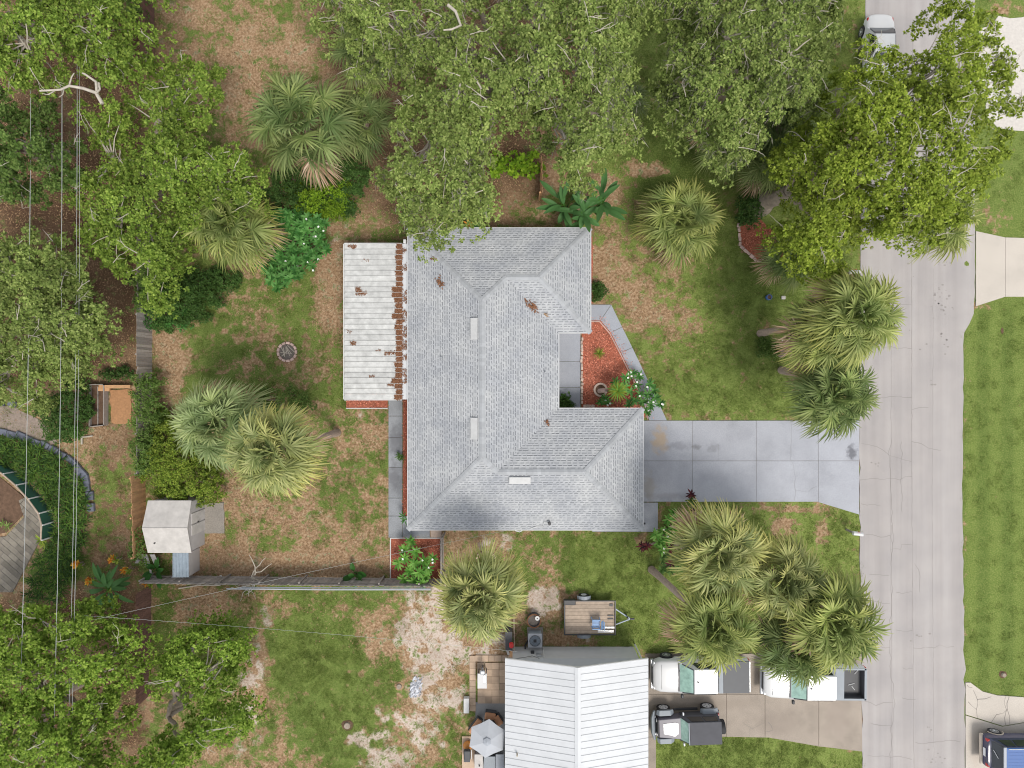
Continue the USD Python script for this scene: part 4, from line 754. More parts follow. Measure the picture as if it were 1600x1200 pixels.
# ------------------------------------------------------------------ back yard details
t = thing('fire_ring', 'pinkish stone fire ring with burnt sticks in the back yard', 'fire ring', W(449, 550)); r = rgen('ring')
for i in range(13):
    a = 2 * PI * i / 13; c_ = W(449, 550) + [0.56 * math.cos(a), 0.56 * math.sin(a), 0.07]; t.part('stone', MB().rbox(c_, [0.15, 0.24, 0.14], 0.035, a, 6), M['pink_stone'])
t.part('ash', MB().cyl(W(449, 550) + [0, 0, .01], 0.5, 0.05, 20), M['ash'])
for i in range(9): a = r.uniform(0, 6.28); c_ = W(449, 550) + [r.normal(0, .12), r.normal(0, .12), .09]; d = np.array([math.cos(a), math.sin(a), .08]) * r.uniform(.2, .36); t.part('stick', MB().tube([c_ - d, c_ + d], 0.022, 5), M['twig'])
for i, (px, py, rad, lab) in enumerate([(543, 1133, 0.34, 'round tree stump in the bottom lawn south west of the white metal roof'), (624, 1072, 0.28, 'pale stump hole beside the crumpled grey tarp'), (1567, 1054, 0.22, 'brown stump spot in the striped lawn across the road')]):
    t = thing('tree_stump', lab, 'stump', W(px, py)); c_ = W(px, py); t.part('stump', MB().cyl(c_ + [0, 0, .06], rad * .62, 0.16, 14, rad * .55), M['bark']); t.part('dug_soil', MB().sphere(c_, rad, (1.1, 1, .12), 14, .06, rgen(lab)), M['soil'] if i != 1 else M['straw'])
r = rgen('tarp'); g = np.linspace(-1, 1, 13); tx, ty = np.meshgrid(g, g); a = W(650, 1073)
tv = np.stack([a[0] + tx * .38 + .12 * ty + r.normal(0, .02, tx.shape), a[1] + ty * .62 + r.normal(0, .02, tx.shape), .12 + .08 * r.standard_normal(tx.shape) - .08 * (tx ** 2 + ty ** 2)], -1).reshape(-1, 3); i_ = (np.arange(12)[:, None] * 13 + np.arange(12)).ravel()
single('tarp', (tv, np.vstack([np.stack([i_, i_ + 1, i_ + 14], -1), np.stack([i_, i_ + 14, i_ + 13], -1)])), M['tarp'], 'crumpled pale grey tarp lying on the south lawn', 'tarp')
def branchy(name, label, px, h, spread, n, seed, mat='twig', cat='branch', rad=0.03):
    r = np.random.default_rng(seed); t = thing(name, label, cat, W(*px)); base = W(*px) + [0, 0, h]
    for i in range(n):
        a = r.uniform(0, 6.28); p = [base + r.normal(0, .1, 3) * [1, 1, .2]]; d = np.array([math.cos(a), math.sin(a), 0.05])
        for q in range(5): d = unit(d + r.normal(0, .35, 3) * [1, 1, .3]); p.append(p[-1] + d * spread / 5)
        t.part('limb', MB().tube(p, np.linspace(rad, rad * .4, 6), 6), M[mat])
branchy('fallen_branch', 'tangled bare pale branch lying over the grey fence', (403, 893), 0.9, 1.4, 6, 2, rad=.045)
branchy('fallen_branch', 'small bare twigs with white scraps at the fence foot', (385, 920), 0.1, 0.9, 6, 3)
for i, (px, py, lab) in enumerate([(377, 918, 'white paper scrap beneath the end of the grey fence'), (363, 919, 'second white scrap left of the fence paper scrap'), (345, 900, 'white scrap on the brown soil north of the grey fence')]): single('litter_scrap', MB().rbox(W(px, py, .05), [.13, .09, .06], .02), M['flower'], lab, 'litter')
single('branch_pole', MB().tube([W(280, 919) + [0, 0, .05], W(310, 914) + [0, 0, .06], W(345, 914) + [0, 0, .05]], 0.045, 6), M['twig'], 'long pale pole lying at the foot of the grey fence', 'pole')
for i, (px, py, lab) in enumerate([(1566, 517, 'dark hole in the striped lawn across the road near its top')]): single('lawn_hole', MB().sphere(W(px, py), 0.13, (.7, 1.6, .18), 12), M['soil'], lab, 'hole')

# raised planter, plywood and compost at the west fence
pb = thing('planter_box', 'dark wooden planter box beside the bare brown patch on the west', 'planter', W(158, 632))
for a, b in (((147, 601), (169, 601)), ((147, 666), (169, 664)), ((147, 601), (147, 666)), ((169, 601), (169, 664))): A, B = W(*a), W(*b); d = B - A; pb.part('board', MB().box([*((A + B) / 2)[:2], .25], [np.linalg.norm(d) + .05, .05, .5], math.atan2(d[1], d[0])), M['grey_wood'])
pb.part('soil', MB().poly(W2([(148, 602), (168, 602), (168, 664), (148, 665)]), 0, .3), M['soil']); pb.part('board', MB().box([*W(158, 634)[:2], .33], [.05, 2.4, .06]), M['grey_wood'])
tb_ = thing('timber_beam', 'orange tan timber beam laid above the planter and bare patch', 'timber', W(185, 605)); tb_.part('beam', MB().box([*W(185, 604)[:2], .35], [1.95, .2, .16]), M['tan_wood']); tb_.part('beam', MB().box([*W(168, 608)[:2], .34], [.7, .24, .12], -.02), M['tan_wood'])
single('bare_patch', MB().poly(ragged(W2([(172, 609), (206, 609), (206, 663), (175, 661)]), .3, .03, 4), -.05, .05), plain('tan_soil', (0.36, 0.19, 0.09), .95, var=.25, scale=9), 'flat tan brown sand patch beside the wooden planter', 'sand patch')
m_ = thing('wood_stake', 'pale L shaped wooden stakes lying on the west strip', 'stakes', W(135, 690)); m_.part('stake', MB().tube([W(128, 683) + [0, 0, .08], W(146, 681) + [0, 0, .08]], .05, 5), M['twig']); m_.part('stake', MB().tube([W(129, 684) + [0, 0, .08], W(129, 694) + [0, 0, .08]], .07, 5), M['twig'])

# curved garden edging, gravel walk, fenced round bed and paver patio in the west
t = thing('garden_edging', 'curved blue grey stone edging around the strappy plant bed', 'edging', W(130, 740))
edge = [(-30, 672), (0, 675), (40, 683), (80, 698), (117, 723), (133, 743), (141, 767), (145, 801)]
stones(t, [tuple(W(*p)[:2]) for p in edge], 0.62, M['edging'], 0, .2, 'edging_stone', 5, 1.0)
t = thing('garden_edging', 'blue grey stone edging at the far left above the sandy walk', 'edging', W(20, 631)); stones(t, [tuple(W(*p)[:2]) for p in [(-40, 627), (10, 629), (30, 636)]], 0.6, M['edging'], 0, .2, 'edging_stone', 6, 1.0)
single('garden_path', MB().poly(ragged(W2([(-60, 632), (20, 634), (60, 655), (90, 690), (80, 696), (40, 681), (-60, 672)]), .5, .06, 7), -.06, .02), plain('path_sand', (0.24, 0.19, 0.155), .95, var=.3, scale=5, bump=.5), 'grey brown sandy garden path at the left edge', kind='structure')
t = thing('curved_garden_fence', 'low curved green panel fence with white posts at the left edge', 'fence', W(50, 780))
cv = [(2, 722), (24, 737), (44, 754), (63, 775), (79, 797), (84, 815), (83, 838)]
for a, b in zip(cv[:-1], cv[1:]):
    A, B = W(*a), W(*b); t.part('panel', MB().quad(A + [0, 0, .02], B + [0, 0, .02], B + [0, 0, 1.05], A + [0, 0, 1.05], .03), M['green_board']); t.part('post', MB().tube([B + [.05, 0, 0], B + [.05, 0, 1.1]], .045, 6), M['white_trim']); t.part('cap_rail', MB().tube([A + [-.02, 0, 1.09], B + [-.02, 0, 1.09]], .05, 6), M['deck_wood'])
single('planting_soil', MB().poly(W2([(-90, 745), (0, 745), (36, 775), (40, 800), (10, 832), (-90, 850)]), -.05, .03), M['soil'], 'dark bare soil inside the curved green fence', kind='structure')
pp = thing('paver_patio', 'grey tan block paving at the lower left beside the plant bed', kind='structure'); r = rgen('pavers')
PV = Polygon([(30, 782), (52, 770), (64, 800), (66, 838), (48, 872), (20, 925), (-60, 925), (-60, 845), (10, 838), (38, 808)])
u_, v_ = np.array([math.cos(.72), math.sin(.72)]), np.array([-math.sin(.72), math.cos(.72)])
for i in range(-24, 24):
    for j in range(-14, 14):
        c_ = np.array([10, 860]) + u_ * (j * 15.5 + (i % 2) * 7.7) + v_ * i * 8.2; q = Polygon([c_ + u_ * a * 7.3 + v_ * b * 3.7 for a, b in ((-1, -1), (1, -1), (1, 1), (-1, 1))]).intersection(PV)
        if q.geom_type == 'Polygon' and q.area > 14 and q.bounds[2] > -25: pp.part('paver', MB().poly(W2(list(q.exterior.coords)[:-1]), -.05, .05 + r.normal(0, .006)), M['paver_grey'])
pp.part('joint_sand', MB().poly(W2(list(PV.exterior.coords)[:-1]), -.06, .03), M['mortar'])

# ------------------------------------------------------------------ neighbour's white metal roofed house
nh = thing('metal_roof_house', "white ribbed metal roofed house at the bottom edge", 'house', W(900, 1110))
NE_, NR = 2.6, 3.87; xw, xe, xr = wpx(789, NE_), wpx(1013, NE_), wpx(903, NR); yN = wpy(1029, NE_); yS2 = yN - 11.2
nh.part('wall', MB().loft([[(xw + .45, y, 0), (xe - .4, y, 0), (xe - .4, y, NE_ - .08), (xr, y, NR - .1), (xw + .45, y, NE_ - .08)] for y in (yS2 + .3, yN - .3)]), M['grey_siding'])
npn = 29; dp_ = (yN - yS2) / npn
for side, xa in ((-1, xw), (1, xe)):
    for i in range(npn):
        yt = yN - i * dp_; prof = [(yt - .003, .0), (yt - .012, .03), (yt - .04, .03), (yt - .05, 0), (yt - dp_ * .55, .004), (yt - dp_ + .003, 0)]
        xi = xr + side * .05; rings = [[(x, y, z + h) for y, h in prof] + [(x, y, z + h - .02) for y, h in prof[::-1]] for x, z in ((xa, NE_), (xi, NR))]
        nh.part('roof_panel', MB().loft(rings if side < 0 else rings[::-1]), M['white_metal'])
nh.part('roof_deck', MB().loft([[(xw + .02, y, NE_ - .07), (xe - .02, y, NE_ - .07), (xe - .02, y, NE_ - .035), (xr, y, NR - .035), (xw + .02, y, NE_ - .035)] for y in (yS2 + .02, yN - .02)]), M['canvas'])
nh.part('ridge_cap', MB().loft([[(xr - .17, y, NR - .0), (xr, y, NR + .06), (xr + .17, y, NR), (xr, y, NR + .035)] for y in (yS2, yN)]), M['white_metal'])
nh.part('rake_trim', MB().quad((xw, yN + .015, NE_ + .02), (xr, yN + .015, NR + .03), (xr, yN + .015, NR - .12), (xw, yN + .015, NE_ - .12), .02).quad((xr, yN + .015, NR + .03), (xe, yN + .015, NE_ + .02), (xe, yN + .015, NE_ - .12), (xr, yN + .015, NR - .12), .02), M['white_trim'])
nh.part('vent_pipe', MB().cyl([wpx(808, 2.9), wpy(1178, 2.9), 2.95], .05, .4, 8), M['twig'])
nh.part('downspout', MB().tube([[xe - .33, yN - .15, .05], [xe - .33, yN - .15, 2.3], [xe - .1, yN - .1, 2.5]], .05, 6), M['white_trim'])
nh.part('electric_meter', MB().rbox([wpx(842, 1.4), yN - .25, 1.4], [.3, .12, .4], .03), M['steel']); nh.part('breaker_box', MB().rbox([wpx(832, 1.0), yN - .25, 1.0], [.22, .1, .3], .02), M['black'])
nh.part('conduit', MB().tube([[wpx(850, 1.6), yN - .24, .2], [wpx(850, 1.6), yN - .24, 1.7], [wpx(853, 1.6), yN - .2, 2.4], [wpx(852, 1.6), yN - .1, 2.9]], .035, 6), M['white_trim'])
nh.part('wire', MB().tube([[wpx(800, 2), yN - .22, 2.1], [wpx(815, 2), yN - .2, 2.0], [wpx(832, 2), yN - .2, 1.7], [wpx(846, 2), yN - .2, 2.2]], .014, 5), M['black'])
for py in (1080, 1150): window(nh, (xw + .45, wpy(py, 1.5), 1.5), 1.2, 1.1, 'x', -1); window(nh, (xe - .4, wpy(py, 1.5), 1.5), 1.2, 1.1, 'x', 1)
# its side patio
sp = thing('side_patio', 'tan square paver patio west of the white metal roofed house', kind='structure'); r = rgen('sidepatio')
for px in np.arange(746, 798, 11.4):
    for py in np.arange(1035, 1094, 10.6): sp.part('paver', MB().box([*W(px + 5.7 + r.normal(0, .3), py + 5.3)[:2], .02 + r.normal(0, .003)], [11.1 / 25, 10.2 / 25, .09]), M['paver'])
for py in np.arange(1024, 1104, 9.6): sp.part('border_paver', MB().box([*W(738.5, py + 4.8)[:2], .03], [.38, .365, .1]), M['paver'])
for px in np.arange(743, 795, 10): sp.part('border_paver', MB().box([*W(px + 5, 1028.2)[:2], .03], [.38, .37, .1]), M['paver'])
sp.part('slab', MB().poly(W2([(743, 1097), (800, 1097), (800, 1240), (743, 1240)]), -.05, .05), M['patio_grey']); sp.part('border_slab', MB().poly(W2([(722, 1150), (742, 1150), (742, 1240), (722, 1240)]), -.05, .06), M['paver'])
single('bench_slab', MB().rbox(W(729, 1101, .2), [.34, .92, .38], .03), M['white_trim'], 'small white bench slab at the edge of the tan patio', 'bench')
t = thing('grill_cart', 'white topped grill cart with a steel grill on the tan patio', 'grill', W(753, 1062)); c_ = W(753, 1062, .8)
t.part('table_top', MB().rbox([wpx(753.5, .85), wpy(1064, .85), .85], [.58, .92, .05], .02), M['white_paint'])
for sx in (-1, 1):
    for sy in (-1, 1): t.part('leg', MB().box([wpx(753.5, .85) + sx * .24, wpy(1064, .85) + sy * .4, .42], [.05, .05, .82]), M['dark_metal'])
t.part('grill_lid', MB().rbox([wpx(754, .95), wpy(1050, .95), .98], [.34, .3, .22], .08), M['steel']); t.part('chimney', MB().cyl([wpx(754, 1), wpy(1043, 1), .95], .06, .4, 10), M['dark_metal']); t.part('grate', MB().rbox([wpx(757, .9), wpy(1061, .9), .9], [.16, .5, .06], .02), M['steel'])
t = thing('patio_umbrella', 'grey hexagonal patio umbrella over the curved seats', 'umbrella', W(758, 1148)); c_ = np.array([wpx(761, 2.45), wpy(1159, 2.45), 2.5]); R_ = 1.16
hx = [c_ + [R_ * math.cos(a), R_ * math.sin(a), -.42] for a in np.arange(6) * PI / 3 + .42]
for i in range(6):
    a, b = hx[i], hx[(i + 1) % 6]; mid = (a + b) / 2 - (a + b - 2 * c_) / 2 * [.03, .03, 0]
    t.part('canopy_panel', MB().add([c_, a, mid, b, c_ - [0, 0, .02], a - [0, 0, .02], mid - [0, 0, .02], b - [0, 0, .02]], [[0, 1, 2], [0, 2, 3], [4, 6, 5], [4, 7, 6], [1, 5, 6], [1, 6, 2], [2, 6, 7], [2, 7, 3]]), M['canvas']); t.part('rib', MB().tube([c_ - [0, 0, .04], a - [0, 0, .03]], .015, 5), M['dark_metal'])
t.part('vent_cap', MB().cyl(c_ + [0, 0, .02], .25, .09, 6, .03), M['canvas_dark']); t.part('pole', MB().tube([[c_[0], c_[1], 0], c_], .03, 8), M['dark_metal']); t.part('base', MB().cyl([c_[0], c_[1], .06], .28, .1, 16), M['charcoal'])
def sofa(label, pts, w=.42):
    t = thing('patio_sofa', label, 'sofa', (*np.mean([W(*p)[:2] for p in pts], 0), 0))
    for a, b in zip(pts[:-1], pts[1:]):
        A, B = W(*a, .5), W(*b, .5); d = B - A; ang = math.atan2(d[1], d[0]); c_ = (A + B) / 2; nn = np.array([-math.sin(ang), math.cos(ang), 0])
        t.part('base', MB().rbox([c_[0], c_[1], .2], [np.linalg.norm(d), w + .06, .36], .02, ang), M['charcoal']); t.part('cushion', MB().rbox([c_[0], c_[1], .45], [np.linalg.norm(d) + .04, w, .16], .06, ang), M['cushion'])
        t.part('backrest', MB().rbox([*(c_ + nn * (w / 2 + .03))[:2], .55], [np.linalg.norm(d), .09, .4], .03, ang), M['charcoal'])
sofa('tan cushioned curved sofa beside the north east side of the umbrella', [(782, 1133), (774, 1121), (758, 1119)]); sofa('tan cushioned sofa half under the north west side of the umbrella', [(750, 1126), (735, 1146)], .36); 
single('floor_cushion', MB().sphere(W(731, 1165, .25), .3, (1, 1, .7), 16), M['orange'], 'round orange pouf at the west side of the umbrella', 'pouf')
t = thing('outdoor_counter', 'white counter with a grey drawer front below the umbrella', 'counter', W(750, 1188)); t.part('counter_top', MB().rbox(W(748, 1190, .9), [.52, .9, .05], .02), M['shed_white']); t.part('cabinet', MB().box(W(748, 1190, .45), [.46, .84, .85]), M['shed_wall']); t.part('tap', MB().cyl(W(749, 1196, .95), .04, .18, 8), M['black'])
t = thing('outdoor_counter', 'grey counter with a dark top between the white counter and house', 'counter', W(775, 1190)); t.part('counter_top', MB().rbox(W(765, 1192, .88), [.7, .8, .05], .02), M['grey_plastic']); t.part('counter_top', MB().rbox(W(781, 1190, .88), [.5, .9, .05], .02), M['canvas_dark']); t.part('cabinet', MB().box(W(772, 1192, .42), [1.1, .75, .82]), M['charcoal'])
t = thing('barbecue', 'black barbecue on the tan border slab at the bottom left of the patio', 'barbecue', W(730, 1178)); t.part('lid', MB().rbox(W(730, 1179, .8), [.42, .62, .3], .08), M['charcoal']); t.part('cabinet', MB().box(W(730, 1179, .35), [.38, .56, .68]), M['dark_metal']); t.part('handle', MB().tube([W(737, 1172, .98), W(737, 1186, .98)], .02, 6), M['steel'])
single('tool_board', MB().box([wpx(795, .8), wpy(1000, .8), .55], [.42, 1.15, 1.0]), M['charcoal'], 'black storage bin between the palm and the air conditioner', 'bin')
single('red_canister', MB().cyl([wpx(799, 1), wpy(1006, 1), 1.2], .14, .3, 14), M['red'], 'red fuel can on top of the black storage bin', 'can')
single('shovel_pole', MB().tube([[wpx(803, .5), wpy(957, .5), .4], [wpx(803.5, .9), wpy(1024, .9), .9]], .03, 6), M['deck_wood'], 'long wooden pole beside the black storage bin', 'pole')
single('wood_scrap', MB().box([wpx(793, .5), wpy(1018, .5), .4], [.14, .5, .05], .3), M['shed_white'], 'pale board end beneath the black storage bin', 'board'); single('wood_scrap', MB().box([wpx(799, .5), wpy(1022, .5), .4], [.2, .4, .05], -.2), M['tan_wood'], 'orange wood scrap at the corner of the metal roof', 'board')
ac = thing('air_conditioner', 'grey air conditioner unit with a round fan by the house wall', 'air conditioner', W(836, 1003))
ax, ay = wpx(836, .85), wpy(1001, .85); ac.part('pad', MB().box([wpx(836, .05), wpy(996, .05), .06], [1.0, 1.3, .1]), M['pad']); ac.part('cabinet', MB().rbox([ax, ay, .48], [.8, .8, .72], .06), M['grey_plastic']); ac.part('top', MB().rbox([ax, ay, .85], [.86, .86, .06], .03), M['canvas'])
ac.part('fan_guard', MB().ring((ax, ay), .34, .03, .88, .91), M['dark_metal']); ac.part('fan_recess', MB().cyl([ax, ay, .882], .32, .01, 24), M['blue_metal']); ac.part('fan_hub', MB().cyl([ax, ay, .895], .1, .03, 14), M['dark_metal'])
for q in range(3): ac.part('fan_guard_ring', MB().ring((ax, ay), .14 + q * .065, .018, .9, .91), M['charcoal'])
ac.part('pipe', MB().tube([[ax - .42, ay - .2, .3], [ax - .6, ay - .5, .3], [ax - .58, ay - .8, .4]], .05, 6), M['black'])
fp = thing('fire_pit', 'rusty round fire pit drum with a white disc on the sand', 'fire pit', W(834, 966)); c_ = W(834, 966)
fp.part('bowl', MB().ring(c_[:2], .4, .05, .0, .5, 20), M['dark_metal']); fp.part('ash', MB().cyl(c_ + [0, 0, .3], .36, .1, 20), M['ash']); fp.part('rim', MB().ring(c_[:2], .44, .07, .5, .54, 20), M['rust_litter']); fp.part('white_disc', MB().ring((wpx(839.5, .56), wpy(966, .56)), .14, .1, .55, .6, 16), M['white_trim'])

# ------------------------------------------------------------------ trailer and what lies on it
tz = .62; tr = thing('utility_trailer', 'flat wooden decked utility trailer on the grass edge', 'trailer', W(920, 965)); xa, xb = wpx(882, tz), wpx(961, tz); yt, yb_ = wpy(939, tz), wpy(990, tz)
for i in range(9): y = yt - (yt - yb_) * (i + .5) / 9; tr.part('deck_plank', MB().box([(xa + xb) / 2, y, tz], [xb - xa - .1, (yt - yb_) / 9 - .014, .05]), M['deck_wood'])
for y in (yt + .03, yb_ - .03): tr.part('side_rail', MB().box([(xa + xb) / 2, y, tz + .1], [xb - xa, .05, .07]), M['dark_metal'])
for x in (xa, xb): tr.part('end_rail', MB().box([x, (yt + yb_) / 2, tz + .08], [.06, yt - yb_ + .1, .1]), M['dark_metal'])
tr.part('chassis', MB().box([(xa + xb) / 2, (yt + yb_) / 2, tz - .1], [xb - xa, 1.2, .1]), M['dark_metal'])
hx_ = np.array([wpx(985, .5), wpy(967, .5), .5])
for y in (yt - .5, yb_ + .5): tr.part('tongue_bar', MB().tube([[xb, y, .5], hx_], .045, 6), M['blue_metal'])
tr.part('coupler', MB().rbox(hx_ + [.1, 0, 0], [.3, .1, .1], .03), M['dark_metal']); tr.part('jack_stand', MB().cyl(hx_ + [-.2, .12, -.05], .05, .8, 8), M['dark_metal'])
for y, s_ in ((wpy(931.5, .3), 1), (wpy(992, .3), -1)):
    x = wpx(912, .3); wl = tr.part('wheel', MB().cyl([x, y, .32], .32, .2, 20, axis='y'), M['rubber']); wl.part('rim', MB().cyl([x, y + s_ * .105, .32], .18, .02, 16, axis='y'), M['head_lamp']); tr.part('fender', MB().loft([[(x + .45 * math.cos(a), y + dy_ - s_ * .02, .32 + .4 * math.sin(a)) for dy_ in (-.11, .11)] + [(x + .43 * math.cos(a), y + dy_ - s_ * .02, .32 + .38 * math.sin(a)) for dy_ in (.11, -.11)] for a in np.linspace(.35, PI - .35, 7)]), M['grey_plastic'])
tr.part('toolbox', MB().rbox([wpx(890, .85), wpy(941, .85), .8], [.74, .32, .3], .04), M['black']); tr.part('stake_pocket', MB().box([wpx(955, .7), wpy(945.5, .7), .68], [.2, .14, .05]), M['charcoal'])
for py in (962, 967): tr.part('latch', MB().box([wpx(954, .7), wpy(py, .7), .68], [.36, .07, .05]), M['charcoal'])
ch_ = thing('plastic_chair', 'blue plastic lawn chair lying on the trailer deck', 'chair', [wpx(932, .9), wpy(974, .9), tz]); cx, cy = wpx(931, 1), wpy(974, 1); z0 = tz + .05
for sy in (-1, 1):
    ch_.part('armrest', MB().rbox([cx, cy + sy * .27, z0 + .6], [.5, .07, .04], .015), M['blue_plastic'])
    for sx in (-1, 1): ch_.part('leg', MB().tube([[cx + sx * .25, cy + sy * .27, z0], [cx + sx * .2, cy + sy * .25, z0 + .58]], .025, 6), M['blue_plastic'])
for q in range(6): ch_.part('seat_slat', MB().box([cx, cy - .21 + q * .085, z0 + .4], [.46, .07, .025]), M['blue_plastic'])
for q in range(6): ch_.part('back_slat', MB().box([cx + .36, cy - .21 + q * .085, z0 + .65], [.26, .065, .025], ry=.9), M['blue_plastic'])
ch_.part('back_rail', MB().tube([[cx + .46, cy - .26, z0 + .84], [cx + .46, cy + .26, z0 + .84]], .025, 6), M['blue_plastic'])
for i, (x0_, x1_, py, w, lab) in enumerate([(944, 960, 980.5, .1, 'thin white board beside the blue chair on the trailer'), (934, 959, 986.5, .16, 'wide white board along the trailer edge below the blue chair')]): single('white_board', MB().box([wpx((x0_ + x1_) / 2, .72), wpy(py, .72), .7], [(x1_ - x0_) / 25.4, w, .05]), M['white_paint'], lab, 'board')

# ------------------------------------------------------------------ vehicles
def solid(rings):
    V = np.asarray(rings, float); n, k = V.shape[:2]
    i = np.arange(n - 1)[:, None] * k + np.arange(k)[None]; j = np.arange(n - 1)[:, None] * k + (np.arange(k)[None] + 1) % k
    q = np.stack([i, j, j + k, i + k], -1).reshape(-1, 4); f = [q[:, [0, 1, 2]], q[:, [0, 2, 3]]]
    f.append(np.array([[0, a + 1, a] for a in range(1, k - 1)])); o = (n - 1) * k; f.append(np.array([[o, o + a, o + a + 1] for a in range(1, k - 1)]))
    v = V.reshape(-1, 3); F = np.vstack(f)
    m = m3.Manifold(m3.Mesh(v.astype(np.float32), F.astype(np.uint32)))
    if m.volume() < 0 or m.is_empty(): m = m3.Manifold(m3.Mesh(v.astype(np.float32), F[:, ::-1].astype(np.uint32).copy()))
    return m
def ring_at(x, w, zb, zs, zt, cr=.03, inset=.15):
    return [(x, -w * .9, zb), (x, -w, zb + .14), (x, -w - .0, zs - .14), (x, -(w - .04), zs), (x, -(w - inset), zt), (x, -w * .45, zt + cr * .8), (x, 0, zt + cr), (x, w * .45, zt + cr * .8), (x, w - inset, zt), (x, w - .04, zs), (x, w, zs - .14), (x, w, zb + .14), (x, w * .9, zb)]
def ycyl(x, z, r, w): return m3.Manifold.cylinder(w, r, r, 28, True).rotate([90, 0, 0]).translate([x, 0, z])
def mbm(m): return MB().man(m)
def wheel(t, x, y, s, r=.39, w=.25, mat='steel', label=None):
    q = t.part('wheel', MB().cyl([x, y, r], r, w, 24, axis='y'), M['rubber'], local=True, smooth=40); rm = q.part('rim', MB().cyl([x, y + s * (w / 2 + .004), r], r * .66, .02, 20, axis='y'), M[mat], local=True)
    for a in range(5): q.part('spoke_gap', MB().box([x + r * .42 * math.cos(a * 1.257), y + s * (w / 2 + .016), r + r * .42 * math.sin(a * 1.257)], [.07, .006, .07]), M['charcoal'], local=True)
    q.part('hub', MB().cyl([x, y + s * (w / 2 + .02), r], .06, .03, 10, axis='y'), M['head_lamp'], local=True)
def lerp(a, b, t): return np.asarray(a, float) * (1 - t) + np.asarray(b, float) * t
def patch(q, u0, u1, v0, v1, off):
    a, b, c, d = [np.asarray(p, float) for p in q]; n_ = unit(np.cross(b - a, d - a)) * off
    P = lambda u, v: lerp(lerp(a, b, u), lerp(d, c, u), v) + n_
    return MB().quad(P(u0, v0), P(u1, v0), P(u1, v1), P(u0, v1), abs(off) + .004)
def cabin(t, base, top, z0, z1, paint, glass_front, glass_side, name='cab', rear=True, splits=(.08, .5, .93), roofmat=None):
    (bx0, bx1, bw), (tx0, tx1, tw) = base, top
    lo = [(bx1, -bw, z0), (bx1, bw, z0), (bx0, bw, z0), (bx0, -bw, z0)]; hi = [(tx1, -tw, z1), (tx1, tw, z1), (tx0, tw, z1), (tx0, -tw, z1)]
    pts = [m3.Manifold.sphere(.05, 8).translate([p[0] - .05 * np.sign(p[0] - (bx0 + bx1) / 2), p[1] - .05 * np.sign(p[1]), p[2] - .04]) for p in hi] + [m3.Manifold.sphere(.02, 6).translate(list(p)) for p in lo]
    pts.append(m3.Manifold.sphere(.05, 8).translate([(tx0 + tx1) / 2, 0, z1 - .02]))
    t.part(name, mbm(m3.Manifold.batch_hull(pts)), M[paint], local=True, smooth=30)
    t.part('windshield', patch([lo[0], lo[1], hi[1], hi[0]], .05, .95, .1, .95, .02), M[glass_front], local=True)
    t.part('windshield_surround', patch([lo[0], lo[1], hi[1], hi[0]], .005, .995, .02, .985, .012), M['charcoal'], local=True)
    if rear: t.part('rear_window', patch([lo[2], lo[3], hi[3], hi[2]], .06, .94, .2, .92, .02), M[glass_side], local=True)
    for q in ([lo[1], lo[2], hi[2], hi[1]], [lo[3], lo[0], hi[0], hi[3]]):
        ss = splits if q[0] == lo[1] else tuple(1 - s for s in splits[::-1])
        for u0, u1 in zip(ss[:-1], ss[1:]): t.part('side_window', patch(q, u0 + .02, u1 - .02, .22, .9, .02), M[glass_side], local=True)
